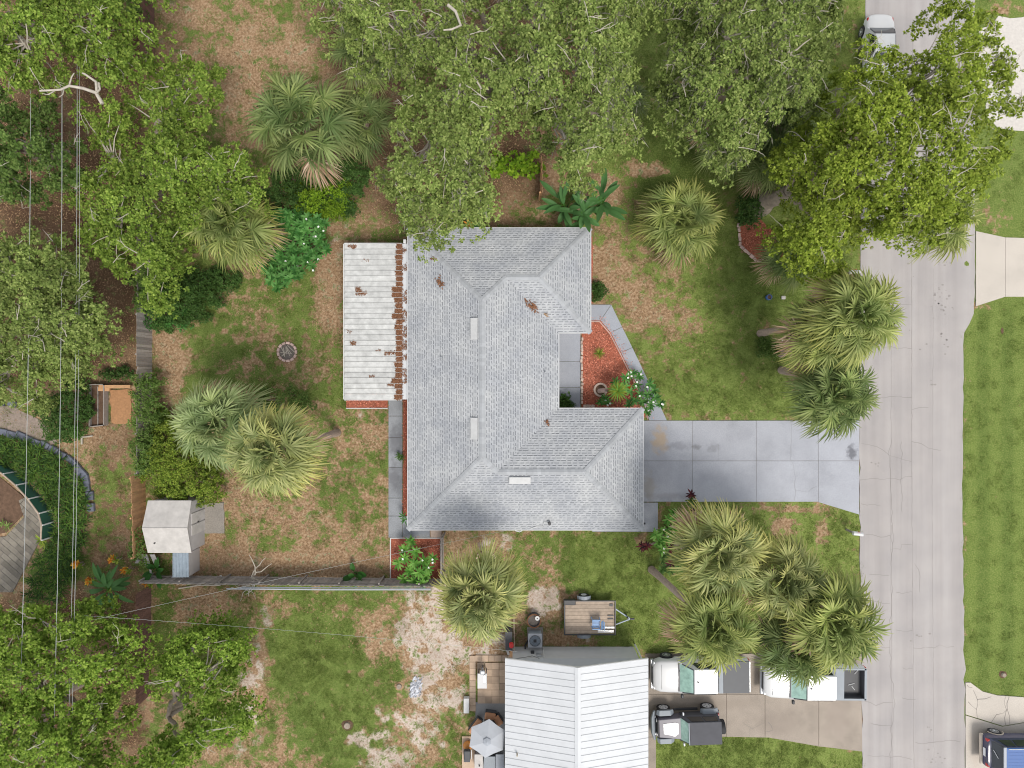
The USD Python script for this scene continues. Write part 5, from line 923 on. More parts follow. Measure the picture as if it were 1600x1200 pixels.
def pickup(label, loc, Ln, cover, glass):
    t = thing('pickup_truck', label, 'pickup truck', loc, PI + (0.01 if cover == 'full' else -.01)); h = Ln / 2; xc = -h + 2.0
    st_ = [(h, .62, .55, .86, .93), (h - .06, .78, .5, .9, 1.0), (h - .18, .9, .45, .98, 1.07), (h - .45, .98, .43, 1.04, 1.13), (h - 1.0, 1.0, .42, 1.09, 1.18), (h - 1.75, 1.01, .42, 1.12, 1.2), (xc, 1.01, .42, 1.14, 1.2)]
    fr = solid([ring_at(*s) for s in st_[::-1]]); fr = fr - ycyl(h - .95, .39, .47, 4) + m3.Manifold.cube([1.2, 1.4, .5], True).translate([h - .95, 0, .75])
    t.part('body', mbm(fr), M['white_paint'], local=True, smooth=35)
    bd = solid([ring_at(x, 1.01 if x > -h + .1 else .97, .5, 1.2, 1.27, 0, .06) for x in (-h, -h + .12, xc - .02)]); xr_ = -h + .85
    bd = bd - ycyl(xr_, .39, .47, 4) - m3.Manifold.cube([2.0 - .26, 1.74, .62], True).translate([(-h + xc) / 2, 0, 1.1])
    bd = bd + m3.Manifold.cube([1.1, 1.4, .3], True).translate([xr_, 0, .66])
    t.part('bed', mbm(bd), M['white_paint'], local=True, smooth=35)
    t.part('bed_liner', MB().box([(-h + xc) / 2, 0, .815], [1.72, 1.72, .03]).box([(-h + xc) / 2, .866, 1.02], [1.72, .02, .44]).box([(-h + xc) / 2, -.866, 1.02], [1.72, .02, .44]).box([-h + .135, 0, 1.02], [.02, 1.7, .44]).box([xc - .155, 0, 1.02], [.02, 1.7, .44]), M['charcoal'], local=True)
    if cover == 'full':
        t.part('tonneau_cover', MB().rbox([(-h + xc) / 2 - .12, 0, 1.30], [1.62, 1.92, .05], .02), M['tonneau'], local=True); t.part('cover_canister', MB().rbox([xc - .2, 0, 1.30], [.28, 1.92, .05], .02), M['grey_plastic'], local=True)
    else:
        t.part('tonneau_cover', MB().rbox([xc - .33, 0, 1.31], [.55, 1.92, .06], .02), M['grey_plastic'], local=True); t.part('bed_rail', MB().box([(-h + xc) / 2, .92, 1.29], [1.9, .1, .03]).box([(-h + xc) / 2, -.92, 1.29], [1.9, .1, .03]).box([-h + .08, 0, 1.29], [.13, 1.9, .03]), M['grey_plastic'], local=True)
    cabin(t, (xc + .04, h - 1.52, .96), (xc + .14, h - 2.28, .74), 1.17, 1.9, 'white_paint', glass, 'glass', splits=(.22, .58, .93))
    for s in (-1, 1):
        t.part('mirror', MB().rbox([h - 1.72, s * 1.13, 1.22], [.16, .24, .2], .05), M['black'], local=True); t.part('headlight', MB().rbox([h - .13, s * .68, .88], [.2, .34, .17], .05), M['head_lamp'], local=True); t.part('tail_light', MB().rbox([-h + .03, s * .93, .98], [.1, .12, .4], .03), M['red_lamp'], local=True)
        wheel(t, h - .95, s * .93, s); wheel(t, xr_, s * .93, s); t.part('door_handle', MB().rbox([.0, s * 1.02, 1.0], [.16, .04, .04], .015), M['black'], local=True)
    t.part('grille', MB().rbox([h - .02, 0, .82], [.12, 1.06, .26], .04), M['black'], local=True); t.part('front_bumper', MB().rbox([h - .02, 0, .6], [.22, 1.84, .2], .06), M['steel'], local=True); t.part('rear_bumper', MB().rbox([-h - .03, 0, .6], [.2, 1.8, .16], .05), M['steel'], local=True)
    t.part('panel_gap', MB().box([h - 1.5, 0, 1.235], [.02, 1.62, .012]).box([xc + .02, 0, 1.0], [.025, 2.03, .4]).box([h - .5, .0, 1.165], [.015, 1.5, .012]), M['charcoal'], local=True)
    for s in (-1, 1): t.part('door_seam', MB().box([h - 1.78, s * 1.006, .8], [.018, .014, .56]).box([h - 2.75, s * 1.006, .82], [.018, .014, .6]).box([h - 3.7, s * 1.006, .82], [.018, .014, .6]), M['charcoal'], local=True)
    t.part('cowl', MB().box([h - 1.54, 0, 1.225], [.1, 1.7, .03]), M['charcoal'], local=True); t.part('antenna', MB().cyl([h - 2.5, 0, 1.95], .05, .05, 8), M['charcoal'], local=True)
    t.part('wiper', MB().tube([[h - 1.55, -.5, 1.24], [h - 1.72, .1, 1.32]], .012, 4), M['black'], local=True)
    return t
pickup('white pickup truck with a glossy black bed cover nearest the metal roof', (11.52, -17.78, .045), 5.85, 'full', 'mint_glass')
pickup('white pickup truck with an open dark bed parked next to the street', (18.42, -18.17, .045), 6.15, 'part', 'mint_glass')
for i, (px, py, ln, an, lab) in enumerate([(1338, 1050, .35, .8, 'short white pipe near the tail end of the open truck bed'), (1330, 1069, .4, .25, 'thin pale rod lying in the middle of the open truck bed'), (1333, 1075, .3, -.9, 'bent pale strap in the corner of the open truck bed')]): c_ = W(px, py, .9); d = np.array([math.cos(an), math.sin(an), 0]) * ln / 2; single('loose_rod', MB().tube([c_ - d, c_ + d], .022, 5), M['white_trim'], lab, 'rod')

jp = thing('off_road_car', 'boxy black soft top off-road car with grey fenders by the metal roof', 'car', (10.83, -20.9, .045), PI + .035)
jb = solid([ring_at(x, w, .5, zs, zt, .0, .05) for x, w, zs, zt in [(-1.75, .76, 1.05, 1.1), (.5, .76, 1.05, 1.1)]]); jp.part('body', mbm(jb), M['charcoal'], local=True, smooth=30)
jp.part('hood', MB().man(m3.Manifold.batch_hull([m3.Manifold.sphere(.05, 8).translate(p) for p in ([1.85, .5, 1.08], [1.85, -.5, 1.08], [.52, .62, 1.16], [.52, -.62, 1.16], [1.85, .5, .6], [1.85, -.5, .6], [.52, .62, .6], [.52, -.62, .6])])), M['purple_grey'], local=True, smooth=30)
jp.part('hood_sign', MB().add([(1.62, .3, 1.165), (.95, .46, 1.2), (.72, .3, 1.212), (.72, -.34, 1.212), (.95, -.38, 1.2), (1.62, -.3, 1.165)], [[0, 1, 2], [0, 2, 3], [0, 3, 4], [0, 4, 5]]), M['white_paint'], local=True, label='white panel on the hood')
jp.part('grille', MB().rbox([1.92, 0, .85], [.1, 1.1, .5], .04), M['black'], local=True)
for s in (-1, 1):
    jp.part('headlight', MB().cyl([1.98, s * .42, .92], .1, .04, 14, axis='x'), M['head_lamp'], local=True)
    for x, l0 in ((1.45, 1.0), (-1.25, 1.05)):
        jp.part('fender', MB().man(m3.Manifold.batch_hull([m3.Manifold.sphere(.025, 6).translate(p) for p in ([x - l0 * .32, s * .72, .98], [x + l0 * .36, s * .72, .98], [x - l0 * .55, s * .72, .75], [x + l0 * .5, s * .72, .8], [x - l0 * .3, s * 1.0, .95], [x + l0 * .34, s * 1.0, .95], [x - l0 * .5, s * .98, .78], [x + l0 * .46, s * .98, .82])])), M['grey_plastic'], local=True, smooth=30)
        wheel(jp, x, s * .84, s, .42, .28, 'head_lamp')
    jp.part('step', MB().rbox([.1, s * .86, .5], [1.5, .16, .08], .03), M['black'], local=True); jp.part('mirror', MB().rbox([.42, s * .92, 1.25], [.1, .2, .16], .04), M['head_lamp'], local=True); jp.part('fog_lamp', MB().cyl([2.02, s * .52, .66], .07, .06, 10, axis='x'), M['head_lamp'], local=True)
    jp.part('tail_light', MB().rbox([-1.78, s * .68, .95], [.08, .12, .2], .03), M['red_lamp'], local=True)
jp.part('front_bumper', MB().man(m3.Manifold.batch_hull([m3.Manifold.sphere(.05, 8).translate(p) for p in ([2.25, .45, .62], [2.25, -.45, .62], [2.1, .85, .62], [2.1, -.85, .62], [2.02, .85, .6], [2.02, -.85, .6], [2.1, .85, .7], [2.1, -.85, .7], [2.22, .45, .74], [2.22, -.45, .74])])), M['grey_plastic'], local=True, smooth=30)
cabin(jp, (-1.72, .62, .74), (-1.68, .22, .66), 1.1, 1.82, 'soft_top', 'mint_glass', 'glass', 'soft_top', splits=(.1, .52, .95))
jp.part('roof', MB().rbox([-.75, 0, 1.85], [1.92, 1.36, .06], .03), M['soft_top'], local=True); jp.part('roof_bar', MB().box([.24, 0, 1.85], [.05, 1.32, .05]), M['grey_plastic'], local=True)
sw = jp.part('spare_wheel', MB().cyl([-1.95, .05, 1.0], .42, .28, 24, axis='x'), M['rubber'], local=True, smooth=40); sw.part('rim', MB().cyl([-2.095, .05, 1.0], .25, .02, 16, axis='x'), M['head_lamp'], local=True); jp.part('rear_bumper', MB().rbox([-1.85, 0, .6], [.14, 1.6, .18], .04), M['black'], local=True)

sv = thing('blue_van', 'blue van with tan trim and roof bars parked across the road', 'van', (31.3, -22.45, .05), PI)
sb = solid([ring_at(*s) for s in [(-2.4, .8, .5, 1.0, 1.05), (-2.0, .93, .42, 1.05, 1.1), (1.9, .95, .42, 1.08, 1.13), (2.25, .93, .42, 1.08, 1.15), (2.36, .88, .5, 1.05, 1.12)]]) - ycyl(1.45, .36, .44, 4) - ycyl(-1.5, .36, .44, 4) + m3.Manifold.cube([3.9, 1.4, .5], True).translate([0, 0, .7])
sv.part('body', mbm(sb), M['navy_paint'], local=True, smooth=35); cabin(sv, (-1.0, 2.22, .9), (-.2, 1.72, .70), 1.1, 1.74, 'navy_paint', 'glass', 'glass', 'cabin', splits=(.06, .36, .66, .94))
sv.part('roof', MB().rbox([.73, 0, 1.755], [1.95, 1.34, .05], .025), M['blue_paint'], local=True)
for s in (-1, 1):
    sv.part('roof_rail', MB().tube([[-.1, s * .6, 1.82], [1.6, s * .6, 1.82]], .025, 6), M['head_lamp'], local=True); sv.part('tail_light', MB().rbox([2.3, s * .76, 1.0], [.16, .2, .26], .05), M['red_lamp'], local=True); wheel(sv, 1.45, s * .87, s, .36, .22, 'steel'); wheel(sv, -1.5, s * .87, s, .36, .22, 'steel')
    sv.part('wheel_arch_trim', MB().tube([[1.45 + .46 * math.cos(a), s * .965, .36 + .46 * math.sin(a)] for a in np.linspace(.1, PI - .1, 9)], .04, 6), M['tan_trim'], local=True); sv.part('mirror', MB().rbox([-.9, s * 1.02, 1.15], [.12, .2, .16], .04), M['navy_paint'], local=True)
for q in range(5): sv.part('roof_rib', MB().box([.73, -.4 + q * .2, 1.782], [1.7, .03, .012]), M['blue_paint'], local=True)
sv.part('rear_bumper', MB().rbox([2.38, 0, .56], [.24, 1.9, .2], .08), M['tan_trim'], local=True); sv.part('licence_plate', MB().box([2.4, .05, .85], [.02, .5, .2]), M['head_lamp'], local=True, label='pale plate at the rear'); sv.part('rear_wiper', MB().tube([[2.16, -.3, 1.3], [2.02, .1, 1.52]], .014, 4), M['head_lamp'], local=True)
sv.part('spoiler', MB().rbox([1.76, 0, 1.74], [.2, 1.36, .06], .03), M['canvas'], local=True)

wc = thing('white_car', 'white rounded car parked under the street oak at the top', 'car', (22.55, 20.45, .035), PI / 2)
wb = solid([ring_at(*s) for s in [(-2.2, .75, .4, .68, .74), (-1.8, .86, .35, .74, .82), (-.8, .9, .32, .84, .92), (1.0, .9, .32, .86, .95), (1.6, .88, .33, .86, .96), (2.0, .8, .38, .82, .92), (2.15, .62, .45, .76, .84), (2.2, .45, .5, .7, .78)]]) - ycyl(1.35, .33, .4, 4) - ycyl(-1.35, .33, .4, 4) + m3.Manifold.cube([3.4, 1.3, .4], True).translate([0, 0, .6])
wc.part('body', mbm(wb), M['white_paint'], local=True, smooth=40); cabin(wc, (-1.0, 1.35, .84), (-.35, .72, .62), .9, 1.42, 'white_paint', 'glass', 'glass', splits=(.1, .5, .93))
for s in (-1, 1):
    wheel(wc, 1.35, s * .82, s, .33, .21); wheel(wc, -1.35, s * .82, s, .33, .21); wc.part('tail_light', MB().rbox([1.85, s * .72, .8], [.3, .16, .16], .05), M['red_lamp'], local=True); wc.part('mirror', MB().rbox([-.7, s * .98, .98], [.12, .18, .12], .04), M['white_paint'], local=True)
wc.part('rear_bumper', MB().rbox([2.1, 0, .5], [.2, 1.4, .2], .08), M['white_paint'], local=True)

# ------------------------------------------------------------------ street furniture and small things in the front yard
def mailbox(label, px, py, rz):
    c_ = W(px, py, 1.1); t = thing('mailbox', label, 'mailbox', (c_[0], c_[1], 0), rz); t.part('post', MB().box([-.15, 0, .5], [.1, .1, 1.0]), M['grey_wood'], local=True)
    th = np.linspace(0, PI, 9); pr = [(-.12, 0)] + [(.12 * -math.cos(a), .12 + .12 * math.sin(a)) for a in th] + [(.12, 0)]; t.part('box', MB().loft([[(x, y, 1.0 + z) for y, z in pr] for x in (-.28, .3)]), M['white_paint'], local=True, smooth=40); t.part('flag', MB().box([.0, .135, 1.25], [.04, .015, .22]), M['red'], local=True); t.part('arm', MB().box([0, 0, .97], [.5, .08, .05]), M['grey_wood'], local=True)
mailbox('white mailbox at the road edge just above the three front palms', 1335, 425, 0); mailbox('white mailbox at the road edge just below the blue grey driveway', 1340, 834, -.15)
t = thing('flower_pot', 'small blue glazed pot on the front lawn', 'pot', W(1200, 465)); t.part('pot', MB().ring(W(1200, 465)[:2], .17, .035, 0, .26, 16), M['blue_paint']); t.part('soil', MB().cyl(W(1200, 465) + [0, 0, .18], .14, .04, 14), M['soil'])
single('paver_stone', MB().rbox(W(1224, 465, .05), [.26, .22, .12], .04), M['shed_white'], 'white stone block on the lawn right of the blue pot', 'stone')
for i, (px, py, lab) in enumerate([(1222, 532, 'white lawn light between the upper two palm trunks'), (1204, 547, 'white lawn light in the small green bush by the palm trunks')]):
    t = thing('garden_light', lab, 'light', W(px, py)); t.part('stake', MB().cyl(W(px, py, .1), .015, .2, 6), M['dark_metal']); t.part('lamp_shade', MB().cyl(W(px, py, .22), .06, .05, 10), M['flower'])

# ------------------------------------------------------------------ overhead cables
def cable(label, pts, rad, name='power_line'):
    P = []; pts = [np.array(p, float) for p in pts]
    for a, b in zip(pts[:-1], pts[1:]):
        for q in range(12): u = q / 12; P.append(lerp(a, b, u) - [0, 0, 1.2 * u * (1 - u)])
    P.append(pts[-1]); single(name, MB().tube(P, rad, 6), M['cable'], label, 'cable')
def wl(px0, px1, h, py0=-60, py1=1260): return [W(px0, py0, h), W(px1, py1, h)]
cable('pale overhead line nearest the left edge of the yards', wl(48, 26, 7.6), .013); cable('pale overhead line second from the left edge', wl(96, 81, 7.8), .013)
cable('thin overhead line third from the left edge', wl(120, 104, 7.4), .011); cable('thin overhead line fourth from the left, above the green hedge', wl(124, 109, 7.5), .011)
cable('thin slack service cable from the left oak to the grey house', [W(130, 972, 7.0), W(858, 815, 3.2)], .006, 'service_cable'); cable('thin service cable crossing the south yard to the metal roof', [W(130, 962, 7.0), W(808, 1018, 3.0)], .006, 'service_cable')

# ================================================================== plants
def clump_cloud(P, r_out, r_z, tufts, leaves_per, Lr, Wr, rng, up=0.55):
    """leaf tufts spread through soft clumps centred on P; returns one sheet of leaves"""
    N = len(P); ro = np.broadcast_to(r_out, N)
    idx = np.repeat(np.arange(N), tufts); d = sphere_dirs(len(idx), rng); rad = rng.random(len(idx)) ** 0.5
    C = P[idx] + d * (rad * ro[idx])[:, None] * [1, 1, r_z]
    out = unit(d * [1, 1, .6] + [0, 0, up]); j = np.repeat(np.arange(len(idx)), leaves_per)
    D = unit(out[j] * .55 + sphere_dirs(len(j), rng)); k = len(j)
    return leaves(C[j] + D * .02, D, rng.uniform(*Lr, k), rng.uniform(*Wr, k), rng, nrm=unit(d * [.6, .6, .3] + [0, 0, .8])[j])
def inside_pts(poly, step, rng, jit=.45):
    x0, y0, x1, y1 = poly.bounds; gx, gy = np.meshgrid(np.arange(x0, x1, step), np.arange(y0, y1, step * .87)); gx = gx + (np.arange(gx.shape[0]) % 2)[:, None] * step / 2
    p = np.stack([gx.ravel(), gy.ravel()], -1) + rng.uniform(-jit, jit, (gx.size, 2)) * step; return p[contains_xy(poly, p[:, 0], p[:, 1])]
def edge_dist(poly, p):
    b = poly.exterior; return np.array([b.distance(Point(q)) for q in p])
def wpts(p, h): k = (CAM_H - h) / FPX; return np.stack([(p[:, 0] - 800) * k, (600 - p[:, 1]) * k, h], -1)
def limb(a, b, r0, r1, rng, sag=.25, n=7):
    t = np.linspace(0, 1, n)[:, None]; mid = np.array([0, 0, 1.0]) * sag * np.linalg.norm(b - a)
    w = rng.normal(0, .05, (n, 3)) * np.linalg.norm(b - a) * .5 * np.sin(t * PI); P = a * (1 - t) + b * t + mid * np.sin(t * PI) * .5 + w
    return P, np.linspace(r0, r1, n)
def oak(label, outline, mat, hmin, hmax, holes=(), trunk=None, step=26, moss=0, bare=14, dens=1.0, leafL=(.13, .21), group=None, trunk_h=3.0, tuft=38, lower=True, rtrunk=.38):
    rng = rgen(label); poly = Polygon(outline).buffer(0)
    for x, y, r_ in holes: poly = poly.difference(Point(x, y).buffer(r_))
    if poly.geom_type != 'Polygon': poly = max(poly.geoms, key=lambda g: g.area)
    p = inside_pts(poly, step, rng); d = edge_dist(poly, p); p = p[rng.random(len(p)) < .90 * np.clip(.45 + d / 50, 0, 1) * dens]; d = edge_dist(poly, p)
    lump = noise_field((64, 64), 3.0, zlib.crc32(label.encode()) % 9999); lz = map_coordinates(lump, (p * .032 % 63).T, order=1, mode='wrap')
    h = hmin + (hmax - hmin) * np.clip(d / 90, 0, 1) ** .6 + .95 * lz + rng.normal(0, .45, len(p)); h = np.clip(h, 2.2, hmax + 1.2)
    P = wpts(p, h); c_ = np.array(poly.centroid.coords[0]); hc = (hmin + hmax) / 2
    base = W(*trunk) if trunk else np.array([*wpts(c_[None], np.array([hc]))[0][:2], 0]); fork = base + [0, 0, trunk_h]
    if trunk: fork = fork + (np.array([*wpts(c_[None], np.array([hc]))[0][:2], 0]) - base) * .16
    t = thing('oak_tree', label, 'oak tree', base, group=group)
    t.part('trunk', MB().tube(*limb(base - [0, 0, .1], fork, rtrunk * 1.25, rtrunk * .8, rng, 0), k=10), M['bark'], smooth=True)
    kl = max(4, len(P) // 14); cen = P[rng.choice(len(P), kl, replace=False)].copy()
    for _ in range(4):
        a = np.argmin(((P[:, None] - cen[None]) ** 2).sum(-1), 1); cen = np.array([P[a == q].mean(0) if (a == q).any() else cen[q] for q in range(kl)])
    bm, tm = MB(), MB()
    for q in range(kl):
        e = cen[q] - [0, 0, .8]; pts, rad = limb(fork, e, rtrunk * .55, .075, rng, .18, 9); t.part('limb', MB().tube(pts, rad, 6), M['bark'], smooth=True)
        for i in np.flatnonzero(a == q): tm.tube(*limb(pts[rng.integers(5, 9)], P[i] + [0, 0, .05], .05, .014, rng, .1, 5), k=4, cap=False)
    for i in rng.choice(len(P), min(int(bare * .9), len(P)), replace=False):       # bare twigs standing out of the leaves
        o = P[i] + [0, 0, .35]; dr = unit(rng.normal(0, 1, 3) * [1, 1, .3]); q1 = o + dr * rng.uniform(.5, 1.1) + [0, 0, .15]; pts, rad = limb(o, q1, .024, .008, rng, .15, 5); tm.tube(pts, rad, 4, False)
        for _ in range(3): s_ = pts[rng.integers(1, 5)]; tm.tube(*limb(s_, s_ + unit(dr + rng.normal(0, .8, 3) * [1, 1, .3]) * rng.uniform(.2, .5), .013, .005, rng, .1, 4), k=3, cap=False)
    t.part('twigs', tm, M['twig'], kind='stuff')
    rr_ = rng.uniform(.46, .78, len(P)); v, f = clump_cloud(P, rr_, .55, tuft, 9, leafL, (.07, .11), rng); cm = MB().add(v, f)
    if lower:
        lo_ = P[rng.random(len(P)) < .6] - [0, 0, 1.5] + rng.normal(0, .3, 3); cm.add(*clump_cloud(lo_, .85, .5, int(tuft * .7), 8, leafL, (.07, .11), rng))
    cv_ = cm.get(); t.part('crown', cv_, mat, kind='stuff', prim={'island': np.repeat(rng.random(len(cv_[0]) // 4), 4)})
    if moss:
        mi = rng.choice(len(P), moss, replace=False); K = 46; idx = np.repeat(mi, K); s_ = P[idx] + rng.normal(0, .22, (len(idx), 3)) * [1, 1, .3] + [0, 0, .12]; D = np.stack([rng.normal(0, .55, len(idx)), rng.normal(0, .55, len(idx)), np.full(len(idx), -1.0)], -1)
        t.part('hanging_moss', leaves(s_, D, rng.uniform(.35, .9, len(idx)), .035, rng), M['moss'], kind='stuff')
    return t
g_ = 'oaks around the yards'
oak('dark green oak filling the top left corner above a bare pale limb', [(-70, -70), (225, -70), (234, 40), (232, 95), (205, 128), (160, 138), (125, 112), (75, 135), (-10, 128), (-70, 135)], M['oak_mid'], 6.5, 9, [(100, 40, 10), (70, 92, 16), (165, 55, 12)], trunk=(60, 60), bare=22, group=None)
oak('deep shaded oak at the left edge below the top left corner', [(-70, 130), (60, 135), (92, 190), (125, 222), (130, 275), (105, 318), (30, 312), (-70, 335)], M['oak_deep'], 5.5, 8, [(40, 235, 12)], trunk=(80, 250), bare=10)
oak('large spreading oak between the west fence and the big bluish palm', [(178, 128), (235, 78), (262, 100), (325, 78), (372, 125), (372, 162), (330, 172), (345, 205), (395, 232), (412, 290), (385, 345), (335, 322), (292, 375), (285, 430), (255, 478), (205, 466), (182, 420), (128, 378), (103, 330), (108, 262), (148, 250), (112, 205), (132, 165)], M['oak_mid'], 5.5, 9, [(203, 225, 13), (300, 150, 14), (250, 310, 12), (150, 240, 10)], trunk=(245, 300), bare=26, step=25)
oak('broad oak at the left edge above the sandy garden walk', [(-70, 350), (58, 356), (108, 385), (152, 440), (174, 508), (150, 556), (98, 585), (60, 640), (-70, 610)], M['oak_grey'], 5.5, 8.5, [(118, 470, 8)], trunk=(120, 500), bare=24, step=22)
oak('huge moss hung oak spreading over the north side of the shingled house', [(468, -70), (1012, -70), (1002, 60), (985, 112), (1000, 200), (962, 258), (938, 285), (905, 300), (868, 298), (842, 240), (802, 212), (772, 262), (775, 320), (742, 345), (690, 396), (642, 372), (602, 312), (582, 250), (602, 205), (606, 140), (560, 118), (540, 105), (482, 60)], M['oak_grey'], 6.2, 11.5, [(830, 205, 24), (660, 172, 20), (740, 300, 10), (560, 92, 15), (735, 28, 12), (795, 235, 18), (770, 190, 12)], trunk=(800, 160), moss=95, bare=60, step=27, rtrunk=.55, trunk_h=4)
oak('greyish moss hung oak between the huge oak and the bright street oak', [(1012, -70), (1312, -70), (1312, 60), (1285, 165), (1252, 190), (1182, 220), (1150, 276), (1092, 242), (1042, 172), (1022, 100)], M['oak_grey'], 6.5, 10.5, [(1030, 45, 14), (1100, 60, 10), (1140, 160, 10)], trunk=(1110, 170), moss=75, bare=40)
oak('bright yellow green oak leaning across the street at the upper right', [(1312, 80), (1350, 58), (1398, 54), (1432, 70), (1452, 20), (1482, -40), (1530, 0), (1588, 60), (1600, 140), (1582, 200), (1560, 282), (1520, 340), (1500, 372), (1402, 382), (1345, 342), (1332, 430), (1272, 440), (1222, 398), (1205, 345), (1232, 300), (1205, 240), (1255, 195), (1290, 120)], M['oak_bright'], 6.5, 10.5, [(1452, 240, 13), (1368, 335, 13), (1540, 165, 8), (1448, 85, 10)], trunk=(1186, 325), moss=16, bare=50, step=26, rtrunk=.5)
oak('bright green oak filling the bottom left corner', [(-70, 925), (55, 938), (90, 925), (132, 930), (165, 962), (222, 985), (236, 1035), (202, 1082), (216, 1120), (188, 1160), (160, 1270), (-70, 1270)], M['oak_fresh'], 6, 9.5, [(140, 1010, 10), (185, 1100, 10), (20, 1005, 10)], trunk=(130, 1060), bare=26, step=25)
oak('smaller green oak with a leaning trunk on the south lawn', [(250, 1002), (312, 968), (345, 985), (382, 1000), (388, 1060), (352, 1085), (392, 1130), (372, 1172), (322, 1150), (300, 1192), (262, 1270), (180, 1270), (205, 1170), (225, 1160), (285, 1132), (285, 1095), (250, 1100), (225, 1125), (240, 1060)], M['oak_fresh'], 4.8, 7.2, [(345, 1108, 8)], trunk=(290, 1090), bare=14, step=22, rtrunk=.24)
t = thing('dead_limb', 'thick bare pale limb reaching west between the left oaks', 'branch', W(160, 160, 6)); r = rgen('deadlimb')
for pl, rad in [([(160, 162), (150, 145), (130, 138), (108, 134), (95, 140), (62, 142)], .13), ([(152, 148), (150, 128), (133, 116), (128, 114)], .11), ([(154, 130), (156, 140), (150, 146)], .09), ([(108, 134), (112, 120), (116, 114)], .06), ([(95, 138), (80, 132), (88, 124)], .05), ([(85, 142), (75, 148), (66, 146)], .045), ([(100, 138), (98, 148), (92, 152)], .04), ([(70, 142), (62, 138)], .03)]:
    t.part('limb', MB().tube([W(x, y, 8.6 + .1 * i) for i, (x, y) in enumerate(pl)], np.linspace(rad, rad * .45, len(pl)) * .75, 7), M['twig'], smooth=True)
for k_, (pl, nm) in enumerate([([(735, 120), (730, 108), (722, 125), (716, 140), (715, 165)], 'forked white bare limb showing in the middle of the huge oak'), ([(700, 8), (712, 18), (720, 40), (705, 46), (693, 47)], 'curved white bare limb near the top of the huge oak')]):
    t = thing('dead_limb', nm, 'branch', W(*pl[0], 10)); t.part('limb', MB().tube([W(x, y, 12.0 + .1 * i) for i, (x, y) in enumerate(pl)], np.linspace(.075, .035, len(pl)), 7), M['twig'], smooth=True)
    if k_ == 0: t.part('limb', MB().tube([W(730, 108, 12.2), W(742, 122, 12.2), (W(752, 138, 12.2)), W(764, 140, 12.2)], [.07, .055, .045, .03], 7), M['twig'], smooth=True)

def shrub(name, label, outline, mat, h, step=13, Lr=(.09, .16), Wr=(.05, .08), tufts=22, per=7, rz=.6, r_=.38, cat='shrub', stems=8, flowers=0, hmin=.5, kind=None, group=None):
    rng = rgen(label); poly = Polygon(outline); p = inside_pts(poly, step, rng); d = edge_dist(poly, p); hh = hmin + (h - hmin) * np.clip(d / 28, .0, 1) ** .6 + rng.normal(0, .12, len(p)); P = wpts(p, np.maximum(hh, .15))
    c_ = np.array(poly.centroid.coords[0]); base = W(*c_); t = thing(name, label, cat, base, group=group)
    t.part('foliage', MB().add(*clump_cloud(P, rng.uniform(.7, 1.2, len(P)) * r_, rz, tufts, per, Lr, Wr, rng)).add(*clump_cloud(P * [1, 1, .55], r_ * 1.1, rz, tufts // 2, per, Lr, Wr, rng)), mat, kind='stuff')
    for i in rng.choice(len(P), min(stems, len(P)), replace=False): t.part('stem', MB().tube(*limb(np.array([*(base[:2] + (P[i][:2] - base[:2]) * .3), -.05]), P[i], .035, .012, rng, .1, 5), k=5), M['bark'])
    for i in range(flowers): q = P[rng.integers(len(P))]; t.part('flower', MB().sphere(q + [rng.normal(0, .2), rng.normal(0, .2), r_ * .7], .045, (1, 1, .5), 6), M['flower'])
    return t
shrub('round_shrub', 'bright lime green round shrub left of the big oak', [(450, 292), (500, 266), (545, 276), (553, 312), (530, 335), (490, 341), (456, 326)], M['shrub_bright'], 2.6)
shrub('round_shrub', 'dark shrub under and behind the bright lime green shrub', [(412, 280), (470, 250), (560, 236), (582, 262), (566, 300), (552, 330), (440, 345), (410, 312)], M['shrub_dark'], 2.0)
shrub('round_shrub', 'dark low bushes under the south side of the spreading oak', [(200, 430), (300, 425), (382, 420), (352, 470), (318, 496), (262, 515), (236, 512), (215, 480)], M['shrub_dark'], 1.8)
shrub('round_shrub', 'yellow green citrus bushes above the shed roof', [(243, 652), (272, 650), (290, 690), (345, 738), (348, 778), (318, 792), (282, 786), (252, 792), (240, 765), (212, 742), (208, 705), (226, 690)], M['citrus'], 2.3)
shrub('hedge', 'dense clipped green hedge growing over the west fence', [(205, 580), (243, 588), (247, 650), (238, 720), (240, 740), (206, 742)], M['hedge'], 2.2, hmin=1.5)
shrub('round_shrub', 'sparse grey green bush behind the two back yard palms', [(400, 612), (448, 604), (492, 612), (496, 642), (440, 648), (405, 640)], M['oak_deep'], 1.0, tufts=12)
shrub('round_shrub', 'dark bushy shrub beside the curved edging on the west', [(58, 640), (90, 600), (122, 588), (140, 640), (122, 682), (92, 702), (62, 682)], M['shrub_dark'], 2.4)
shrub('fence_vine', 'green vines hanging on the west fence behind the shed', [(206, 838), (224, 815), (228, 860), (222, 885), (206, 880)], M['hedge'], 1.8, hmin=1.2)
shrub('fence_vine', 'pale green vines covering the fence end north of the house', [(752, 252), (790, 236), (845, 238), (850, 262), (800, 270), (760, 268)], M['shrub_bright'], 1.9, Lr=(.2, .3), Wr=(.14, .2), tufts=7, per=5, hmin=1.3)
shrub('fence_vine', 'green vines along the west fence above the long bare mulch strip', [(222, 485), (300, 478), (300, 505), (240, 515), (222, 510)], M['plumeria'], 1.5, Lr=(.16, .26), Wr=(.05, .08), tufts=8)
shrub('fence_vine', 'green vines on the shaded west fence below the spreading oak', [(208, 400), (240, 400), (243, 482), (226, 486), (212, 478)], M['hedge'], 1.9, hmin=1.4)
